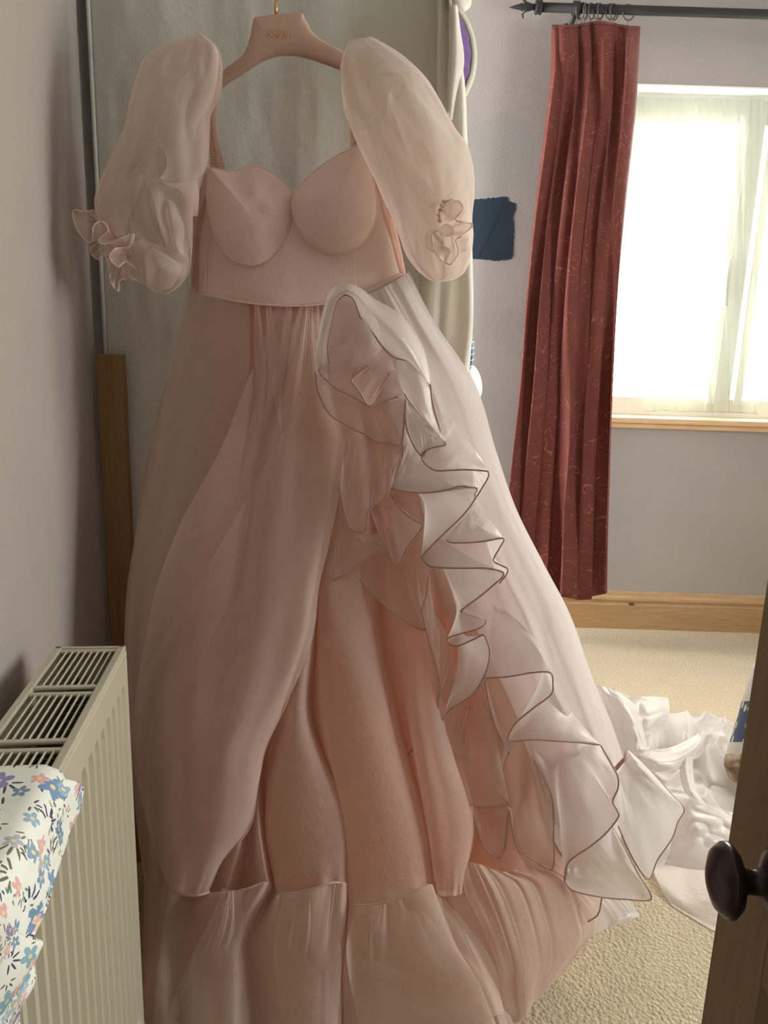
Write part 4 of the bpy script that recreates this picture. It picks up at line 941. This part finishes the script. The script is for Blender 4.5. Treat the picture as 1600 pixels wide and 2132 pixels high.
# waist seam, side piece, straps
tube('waist_seam', P(cr(np.array([(400,610,1.635),(428,613,1.597),(475,624,1.58),(525,632,1.572),(575,636,1.568),(620,637,1.568),(665,634,1.57),(720,625,1.575),(780,600,1.585),(828,575,1.605),(843,568,1.65)], float), 80)), .0018, M['seam'], DR)
M['strap'] = organza('salmon_strap', (.84, .56, .45), .9, 1, .5, .2, 500, .5)
def strap(rows_, name='shoulder_strap'):
    G = loft(rows_, 20, 90); U, T = UV(G); G[..., 2] += .0022*np.sin(T*150) ; part(name, G, M['strap'])
strap([[(452,165,1.68),(456,160,1.66),(462,165,1.68)], [(436,245,1.66),(442,243,1.64),(449,245,1.65)], [(436,300,1.655),(446,300,1.63),(456,302,1.65)], [(438,352,1.65),(452,352,1.62),(470,352,1.64)]])
strap([[(712,150,1.68),(718,150,1.66),(726,150,1.68)], [(727,230,1.66),(736,228,1.64),(745,230,1.65)], [(728,270,1.655),(742,270,1.63),(756,270,1.65)], [(730,306,1.65),(748,302,1.62),(768,298,1.64)]])
part('side_panel', loft([[(758,300,1.66),(768,320,1.62),(775,330,1.60)], [(775,350,1.67),(795,380,1.62),(800,400,1.60)], [(800,430,1.68),(818,450,1.63),(812,470,1.60)], [(820,500,1.68),(836,520,1.64),(826,530,1.61)], [(838,566,1.68),(846,572,1.64),(842,572,1.62)]], 20, 60), M['strap'])
part('side_panel', loft([[(430,352,1.66),(434,370,1.64),(440,360,1.61)], [(406,420,1.67),(414,430,1.64),(425,430,1.60)], [(400,480,1.67),(404,490,1.64),(415,490,1.61)], [(398,600,1.67),(400,608,1.64),(410,608,1.61)]], 16, 50), M['strap'])

# --- puff sleeves
def sleeve(rows_, depth, m, seed, name='puff_sleeve', nu=120, nv=150, cr_amp=.013, back_d=.05, parent=DR):
    """rows: (xl, yl, xr, yr, Y) across the sleeve; closed tube."""
    R = cr(np.array(rows_, float), nv); th = np.linspace(0, 2*PI, nu, endpoint=False)
    G = np.zeros((nv, nu, 3)); 
    prof = np.sin(np.linspace(0, PI, nv))**.5
    for i in range(nv):
        xl_, yl_, xr_, yr_, Y = R[i]; cx, cy = (xl_+xr_)/2, (yl_+yr_)/2
        G[i, :, 0] = cx + (xr_-xl_)/2*np.cos(th); G[i, :, 1] = cy + (yr_-yl_)/2*np.cos(th)
        d = np.where(np.sin(th) > 0, depth, back_d)
        G[i, :, 2] = Y - d*(prof[i]*.85+.1)*np.sin(th)
    T = np.linspace(0, 1, nv)[:, None]; A = th[None]
    cx_, cy_ = np.cos(A)*1.5, np.sin(A)*1.2
    n1 = vn(cx_*1.3+seed+T*2, T*3.2+cy_, seed); n2 = 1-2*np.abs(vn(cx_*1.6+seed-T*3.0, T*4.2+cy_*1.3+seed, seed+1)); n3 = 1-2*np.abs(vn(cx_*4+cy_*2, T*8+cy_*3, seed+2))
    G[..., 2] -= cr_amp*(n1*1.0 + n2*.9 + n3*.15)*(.35+prof[:, None]*.65)
    G[..., 0] += 1.2*n2*prof[:, None]
    FR.add(G[:, np.sin(th) > 0]); return grid(name, G, m, parent, closed=True, uvs=(2, 3))
lw = [(386,78,425,72,1.62),(330,100,458,105,1.60),(300,121,463,150,1.585),(284,160,460,198,1.575),(268,215,440,240,1.57),(258,265,436,290,1.565),(230,325,433,340,1.56),
      (210,370,420,385,1.555),(197,410,404,430,1.55),(198,440,401,480,1.55),(206,480,400,520,1.55),(222,520,395,560,1.555),(245,555,378,592,1.56),(270,578,350,612,1.57),(295,590,330,612,1.58)]
SL = sleeve(lw, .085, M['org_thin'], 3)
# inner fold lobe next to the strap
G = loft([[(402,68,1.60),(415,68,1.58),(430,78,1.58),(440,88,1.60)], [(414,90,1.58),(428,90,1.54),(448,98,1.53),(460,120,1.58)],
 [(398,140,1.56),(425,145,1.515),(450,152,1.52),(464,155,1.58)], [(352,195,1.55),(395,200,1.495),(435,205,1.505),(455,205,1.58)],
 [(325,258,1.54),(365,262,1.48),(410,255,1.49),(438,245,1.58)], [(321,290,1.54),(360,295,1.475),(410,290,1.485),(437,285,1.58)],
 [(345,322,1.54),(375,330,1.48),(410,330,1.49),(434,325,1.58)], [(346,350,1.54),(375,355,1.49),(410,350,1.50),(430,348,1.58)], [(332,372,1.55),(366,381,1.50),(400,378,1.52),(420,366,1.58)]], 70, 110)
U, T = UV(G); G[..., 2] += .008*vn(U*3, T*5, 81) + .010*np.exp(-(((U-.6)/.15)**2+((T-.75)/.12)**2)); G = FR.lift(G, .006); grid('sleeve_fold', G, M['org'], SL)
for k, (rows_) in enumerate([
 [[(300,360,1.50),(297,364,1.49),(299,368,1.50)], [(230,390,1.52),(260,398,1.475),(290,404,1.50)], [(206,430,1.52),(240,440,1.47),(270,450,1.50)], [(215,480,1.53),(238,490,1.49),(262,490,1.51)]],
 [[(299,364,1.50),(304,366,1.49),(335,374,1.50)], [(318,410,1.50),(345,410,1.46),(398,405,1.52)], [(330,460,1.50),(358,460,1.45),(401,455,1.52)], [(346,512,1.50),(365,505,1.46),(398,500,1.52)], [(355,535,1.50),(375,530,1.47),(392,530,1.52)]],
 [[(275,505,1.51),(300,498,1.48),(318,506,1.475),(345,514,1.49),(392,530,1.53)], [(280,530,1.50),(310,525,1.455),(345,540,1.45),(372,536,1.48),(394,545,1.53)], [(290,560,1.51),(320,560,1.45),(350,570,1.45),(375,570,1.49),(388,570,1.53)], [(290,585,1.53),(312,596,1.49),(335,604,1.49),(358,600,1.51),(375,590,1.54)]],
 [[(330,372,1.53),(366,381,1.52),(412,374,1.55)], [(345,385,1.50),(385,388,1.47),(414,392,1.54)], [(380,400,1.49),(400,410,1.47),(415,410,1.55)], [(396,440,1.50),(402,450,1.50),(412,450,1.56)]]]):
    G = loft(rows_, 60, 70); U, T = UV(G); G[..., 2] += .005*vn(U*4, T*5, 90+k); G = FR.lift(G, .006); grid('sleeve_fold', G, M['org'], SL)
# left cuff ruffle
def cuff(pts_in, pts_out, m, n=240, parent=None, hem=True):
    A = cra(pts_in, n); B = cr(np.array(pts_out, float), n); s = np.linspace(0, 1, 18)[:, None, None]; G = A[None]*(1-s)+B[None]*s
    U, T = UV(G); G[..., 2] += .012*np.sin(U*60+1)*T*.5
    o = grid('cuff_frill', G, m, parent, uvs=(2, .5))
    if hem: tube('cuff_hem', P(G[-1])[::2], .0011, M['seam'], DR if parent is None else parent, 5)
cuff([(222,470,1.50),(232,490,1.49),(245,505,1.485),(260,520,1.485),(272,530,1.49),(265,550,1.50)],
 [(196,437,1.50),(175,440,1.49),(152,439,1.485),(161,478,1.48),(189,506,1.47),(195,470,1.46),(215,462,1.455),(225,480,1.46),(205,500,1.455),(216,508,1.45),(240,500,1.445),(262,492,1.44),(279,488,1.44),(270,512,1.44),(240,518,1.44),(228,535,1.44),(245,556,1.44),(262,545,1.45),(285,560,1.46)], M['org'], 400, SL)
cuff([(222,490,1.51),(240,515,1.505),(262,545,1.51)], [(187,510,1.49),(190,528,1.485),(205,541,1.48),(212,528,1.475),(224,540,1.475),(228,570,1.47),(232,590,1.47),(246,606,1.47),(250,584,1.475),(275,578,1.48)], M['org'], 300, SL)
tube('cuff_elastic', P(cr(np.array([(218,468,1.505),(232,490,1.492),(246,507,1.487),(262,524,1.487),(272,538,1.492)], float), 40)), .004, M['strap'], SL)

M['fold_lit'] = organza('blush_fold_lit', (.96, .84, .77), .30, .92, .5, .4)  # right sleeve folds, window brightness mixed into the blush
rw = [(728,84,775,76,1.62),(712,125,835,112,1.60),(710,170,885,158,1.585),(716,225,915,205,1.575),(735,280,945,262,1.565),(755,325,975,305,1.56),(778,370,988,360,1.555),(795,410,988,410,1.55),
      (815,450,984,455,1.55),(830,490,987,490,1.55),(845,530,982,530,1.555),(868,562,968,566,1.56),(890,580,945,582,1.57),(905,586,925,586,1.58)]
SR = sleeve(rw, .095, organza('blush_organza_lit', (.96, .82, .745), .52, .95, .5, .4), 13, cr_amp=.011)  # organza coloured paler than the left sleeve's to carry the window light
for k, rows_ in enumerate([
 [[(707,137,1.60),(720,112,1.575),(742,82,1.565),(775,82,1.57),(820,112,1.59)], [(712,180,1.58),(745,150,1.53),(790,140,1.51),(840,148,1.52),(878,160,1.57)], [(730,235,1.575),(765,205,1.515),(800,175,1.50),(835,155,1.50),(860,152,1.54)], [(745,275,1.575),(765,255,1.52),(785,225,1.505),(800,195,1.50),(815,180,1.52)]],
 [[(800,175,1.51),(820,160,1.49),(850,153,1.49),(880,163,1.51)], [(795,200,1.50),(825,200,1.465),(865,195,1.46),(900,205,1.50)], [(800,260,1.50),(840,250,1.45),(890,245,1.445),(935,260,1.50)], [(812,330,1.50),(860,320,1.44),(915,310,1.435),(965,315,1.50)], [(840,390,1.50),(890,380,1.44),(935,370,1.435),(975,370,1.50)], [(870,430,1.50),(900,425,1.46),(925,425,1.455),(940,428,1.48)]],
 [[(808,195,1.485),(812,192,1.475),(818,195,1.485)], [(806,250,1.475),(811,250,1.455),(817,250,1.475)], [(820,320,1.475),(826,320,1.455),(832,320,1.475)], [(845,380,1.475),(850,380,1.46),(856,378,1.475)], [(872,420,1.48),(876,420,1.47),(880,418,1.48)]]]):
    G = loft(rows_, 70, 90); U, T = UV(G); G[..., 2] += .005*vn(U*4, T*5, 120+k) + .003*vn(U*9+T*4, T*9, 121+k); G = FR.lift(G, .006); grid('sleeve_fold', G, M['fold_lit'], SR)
# gathered cuff blossom on the right sleeve
def blob(name, c, r, m, seed, squash=1, par=None):
    th = np.linspace(0, 2*PI, 48, endpoint=False); G = np.zeros((24, 48, 3))
    for i in range(24):
        a = i/23*PI*.62
        rr_ = np.sin(a)*(1+.14*vn(np.cos(th)*2.5, np.sin(th)*2.5+a*1.5, seed))
        G[i, :, 0] = c[0] + r*rr_*np.cos(th); G[i, :, 1] = c[1] + r*squash*rr_*np.sin(th); G[i, :, 2] = c[2] - r*.00075*np.cos(a)
    grid(name, G, m, par, closed=True)
for k, (x, y, r, sq) in enumerate([(948,437,24,.9),(905,500,20,1.15),(930,480,16,.8),(960,505,18,1.3),(925,530,16,1.0)]):
    blob('cuff_puff', (x, y, 1.445), r, M['org'], 50+k, sq, SR)
cuff([(922,455,1.46),(930,480,1.45),(940,500,1.45),(935,530,1.455)], [(918,425,1.44),(945,415,1.435),(965,432,1.43),(950,458,1.425),(975,463,1.425),(984,470,1.43),(965,490,1.42),(950,500,1.42),(955,525,1.42),(940,550,1.425),(920,540,1.42),(905,520,1.42),(900,490,1.425),(915,478,1.42)], M['org'], 400, SR)
tube('cuff_elastic', P(cr(np.array([(927,418,1.45),(920,432,1.437),(916,447,1.435),(918,464,1.44)], float), 30)), .0035, M['seam'], SR, 8, lambda t: 1+.35*math.sin(t*30))

# --- train crumpled on the carpet
def floor_sheet(poly, nu, nv, zfun, m, name='train', seed=0, rim=.0):
    """poly: rows of (px,py) on the floor plane, lifted by zfun(U,T)."""
    A = np.stack([cr(np.array(r, float), nu) for r in poly], 0); G = np.stack([cr(A[:, j], nv) for j in range(nu)], 1)
    Wd = np.zeros((nv, nu, 3)); 
    for i in range(nv):
        for j in range(nu): Wd[i, j] = PZ(G[i, j, 0], G[i, j, 1], .004)
    U, T = UV(Wd); Wd[..., 2] += np.maximum(0, zfun(U, T))
    return grid(name, Wd, m, DR, world=True, uvs=(3, 3))
def heap(seed, h, k1=3, k2=4, warp=1.2):
    def f(U, T):
        e = np.minimum(1, np.minimum(np.minimum(U, 1-U), np.minimum(T, 1-T))*7)
        a = U*k1 + warp*vn(U*2.5, T*2.5, seed); b = T*k2 + warp*vn(U*2.5+5, T*2.5, seed+1)
        r = np.sqrt(np.clip(1-vn(a*1.1, b*1.1, seed+2)**2*1.6, 0, 1)); r2 = 1-np.sqrt(vn(a*2.2+3, b*2.2, seed+3)**2+.01)
        return e*h*(.1 + r*.35 + .26*r2**2 + .35*vn(U*3, T*3, seed+5))
    return f
floor_sheet([[(1215,1440),(1290,1440),(1390,1500),(1470,1500),(1530,1505)], [(1240,1520),(1310,1540),(1400,1545),(1480,1545),(1540,1555)], [(1270,1620),(1340,1625),(1420,1630),(1480,1630),(1545,1640)],
  [(1290,1720),(1350,1720),(1430,1720),(1520,1725),(1640,1730)], [(1320,1800),(1375,1800),(1430,1800),(1500,1810),(1600,1820)]], 200, 200, heap(5, .12, 2.2, 2.6), M['train'])
floor_sheet([[(1330,1750),(1400,1735),(1480,1740),(1600,1750)], [(1350,1800),(1410,1800),(1490,1800),(1610,1810)], [(1372,1850),(1420,1870),(1490,1880),(1600,1890)], [(1400,1885),(1440,1910),(1482,1935),(1560,1975)]], 110, 90, lambda U, T: .03*np.sin(PI*np.clip(T*1.05, 0, 1))*(.6+.4*vn(U*3, T*2, 3)), M['ruffle'], 'train_edge')
# separately folded swags over the heap
def swag(rows_, m=None, seed=0, n=70):
    G = loft(rows_, n, n); U, T = UV(G); G[..., 2] += .014*vn(U*3, T*4, seed) + .006*(1-2*np.abs(vn(U*5, T*6, seed+2))); part('train_fold', G, m or M['train'])
swag([[(1235,1425,2.05),(1275,1435,2.02),(1310,1455,2.05)], [(1260,1480,1.98),(1300,1470,1.93),(1330,1480,1.96)], [(1290,1560,1.86),(1330,1560,1.80),(1350,1560,1.86)]], seed=1)
swag([[(1268,1465,2.15),(1310,1452,2.08),(1350,1450,2.05),(1392,1452,2.10)], [(1272,1500,2.02),(1315,1500,1.95),(1360,1498,1.94),(1395,1480,2.03)], [(1290,1545,1.95),(1325,1550,1.90),(1360,1530,1.93),(1385,1515,2.0)], [(1315,1590,1.86),(1340,1590,1.84),(1362,1575,1.88),(1370,1560,1.95)]], seed=2)
swag([[(1310,1565,1.86),(1350,1562,1.82),(1400,1555,1.85),(1450,1530,1.92),(1455,1515,1.98)], [(1330,1580,1.80),(1370,1585,1.74),(1410,1580,1.78),(1450,1555,1.86),(1470,1530,1.94)], [(1350,1610,1.78),(1390,1605,1.74),(1420,1600,1.78),(1440,1580,1.86),(1460,1560,1.9)]], seed=4)
swag([[(1425,1520,2.00),(1440,1530,1.95),(1452,1540,1.98)], [(1416,1570,1.88),(1430,1575,1.82),(1444,1580,1.86)], [(1418,1620,1.78),(1432,1628,1.72),(1448,1632,1.76)], [(1432,1655,1.74),(1452,1665,1.67),(1470,1672,1.70)], [(1470,1672,1.70),(1500,1690,1.64),(1530,1700,1.66)]], seed=6)
swag([[(1402,1672,1.68),(1440,1664,1.63),(1500,1684,1.61),(1560,1700,1.61)], [(1405,1700,1.64),(1445,1700,1.575),(1500,1712,1.56),(1565,1725,1.56)], [(1400,1750,1.60),(1440,1750,1.54),(1500,1755,1.52),(1570,1770,1.52)], [(1385,1800,1.56),(1440,1810,1.51),(1500,1815,1.49),(1570,1830,1.48)]], seed=8)

# ---------------------------------------------------------------- patterned bag behind the door
bc = P((1590, 1500, 2.12))
t = NT('navy_blossom_print'); v = t.coord('UV'); vo = t.new('ShaderNodeTexVoronoi'); t.l.new(v, vo.inputs[0]); vo.inputs['Scale'].default_value = 14
sp = t.new('ShaderNodeSeparateXYZ'); t.l.new(v, sp.inputs[0]); z_ = sp.outputs[1]
blu = t.mix(t.math('LESS_THAN', vo.outputs['Distance'], .33), (.045, .07, .16), (.60, .58, .42))
brn = t.ramp(t.noise(v, 9, 3, .6), [(.3, (.05, .035, .03)), (.5, (.28, .17, .10)), (.62, (.52, .42, .30)), (.75, (.62, .58, .48))])
wht = (.62, .60, .56)
c = t.mix(t.math('GREATER_THAN', z_, .36), wht, blu); c = t.mix(t.math('GREATER_THAN', z_, .60), c, wht); c = t.mix(t.math('GREATER_THAN', z_, .685), c, brn)
M['print'] = t.done(t.bsdf(c, .6))
rows_ = [(1620,1366,5),(1574,1380,5),(1560,1410,22),(1548,1450,45),(1537,1490,62),(1524,1530,80),(1513,1565,92),(1508,1590,96),(1520,1620,90),(1540,1645,70)]
Gs = np.zeros((len(rows_), 48, 3))
for i, (x, y, r) in enumerate(rows_):
    r = 1628-x
    for k in range(48):
        a = PI + 2*PI*k/48
        Gs[i, k] = (x + r + r*math.cos(a), y, 2.10 - .0009*r*math.sin(a)*1.0)
Gb = np.stack([cr(Gs[:, j], 60) for j in range(48)], 1)
bg_ = grid('printed_bag', Gb, M['print'], None, closed=True, uvs=(2, 1))
tag(bg_, 'stuffed white bag with navy blossom and brown print, standing behind the open door', 'bag')

# ---------------------------------------------------------------- pine door with dark knob
YD = .62
dt, db = P((1600, 1150, YD)), P((1462, 2132, YD))
xe = (P((1581, 1300, YD))[0] + P((1478, 2020, YD))[0])/2
th_ = math.radians(-5); tv = Vector((math.sin(th_), -math.cos(th_), 0)); nv_ = Vector((-math.cos(th_), -math.sin(th_), 0))
MD = Matrix(((tv.x, nv_.x, 0, xe), (tv.y, nv_.y, 0, YD), (0, 0, 1, 0), (0, 0, 0, 1)))    # x along the leaf to the hinge, y out of the face
LEAF, TD, HD = .76, .036, 1.98
D1 = struct(boxo('door_1', (.05, -TD/2, HD/2+.004), (.10, TD, HD-.008), M['door'], M=MD, bevel=.002))
def dpart(name, x0, x1, z0, z1, y0, y1, bev=.002): return boxo(name, ((x0+x1)/2, (y0+y1)/2, (z0+z1)/2), (x1-x0, y1-y0, z1-z0), M['door'], D1, MD, bev)
dpart('stile', LEAF-.1, LEAF, .004, HD, -TD, 0); dpart('stile', .34, .42, .2, 1.88, -TD, 0)
for a, b in ((.004, .2), (.80, 1.0), (1.88, HD)): dpart('rail', .1, LEAF-.1, a, b, -TD, 0)
for x0, x1 in ((.1, .34), (.42, LEAF-.1)):
    for z0, z1 in ((.2, .80), (1.0, 1.88)):
        dpart('door_panel', x0, x1, z0, z1, -.026, -.012)
        bm = bmesh.new(); pts = [(x0, z0), (x1, z0), (x1, z1), (x0, z1)]
        for i in range(4):
            a, b = pts[i], pts[(i+1) % 4]; ia = [a[0]+(.014 if a[0] == x0 else -.014), a[1]+(.014 if a[1] == z0 else -.014)]; ib = [b[0]+(.014 if b[0] == x0 else -.014), b[1]+(.014 if b[1] == z0 else -.014)]
            q_ = [MD @ Vector((a[0], -.001, a[1])), MD @ Vector((b[0], -.001, b[1])), MD @ Vector((ib[0], -.0125, ib[1])), MD @ Vector((ia[0], -.0125, ia[1]))]
            bm.faces.new([bm.verts.new(x) for x in q_])
        from_bm('panel_moulding', bm, M['door'], D1, smooth=False)
# knob: aim the neck so that the head sits at px (1510, 1835)
kx = .055; 
best = None
for s in np.linspace(.01, .2, 80):
    for zz in np.linspace(.7, 1.2, 60):
        p = MD @ Vector((s, .041, zz)); d = CM.to_3x3().transposed() @ (p - Vector((0, 0, CAM_H)))
        x_ = W/2 + FPX*d.x/-d.z; y_ = H/2 - FPX*d.y/-d.z
        e = abs(x_-1512)+abs(y_-1833)
        if best is None or e < best[0]: best = (e, s, zz)
print('knob', best)
kr = .0285
KM = MD @ Matrix.Translation((best[1], 0, best[2])) @ Matrix.Rotation(-PI/2, 4, 'X')
kb = lathe('door_knob', [(0, .0005), (.026, .0005), (.027, .004), (.023, .008), (.014, .012), (.0098, .016), (.0092, .022), (.0100, .027), (.015, .030), (.024, .033), (kr, .038), (kr*.98, .042), (kr*.8, .048), (kr*.45, .052), (0, .0532)], M['knob'], D1, KM, 40)
fc0 = PZ(160, 1605, ZR); xs0 = float(np.dot(fc0 - ra, e1))
def on_panel(px, py):
    rr_ = _R @ np.array([(px - W/2)/FPX, -(py - H/2)/FPX, -1.0]); o = np.array([0, 0, CAM_H]); k = np.dot(ra - o, e2)/np.dot(rr_, e2); q = o + rr_*k
    return float(np.dot(q - ra, e1)), float(q[2])
pe = [on_panel(*p) for p in ((152, 1640), (140, 1690), (112, 1785), (74, 1870), (40, 1950), (22, 2040), (10, 2132))]
zz_ = [ZR-.012-z for x, z in pe]; xx_ = [x-xs0 for x, z in pe]; print('edge', pe, xs0)
def edge_f(s):
    q = -RW*1.05 + s*(RW*1.05+.62)
    return 0.0 if q < .012 else float(np.interp(q-.012, [0]+zz_, [0]+xx_))
cl = fcloth('floral_cloth', xs0, edge_f, 'white cotton cloth printed with small flowers draped over the radiator', .0)
# a second corner of the cloth folded over the first
G = np.zeros((60, 50, 3)); pc = [on_panel(*p) for p in ((-110, 1890), (-50, 1926), (-15, 1950), (14, 1972), (6, 2010), (-4, 2060), (-12, 2132))]
ed = cr(np.array(pc), 60)
for i in range(60):
    for j in range(50):
        u = j/49; x = ed[i, 0] + u*(.94-ed[i, 0]); G[i, j] = (MR @ Vector((x, -.022-.008*math.sin(u*9+i*.05)-.004*math.sin(i*.3), ed[i, 1] + (0.0 if i else 0) + .02*u)))[:]
grid('folded_corner', G, M['floral'], cl, world=True, uvs=(1.0, .7), thick=.0012)
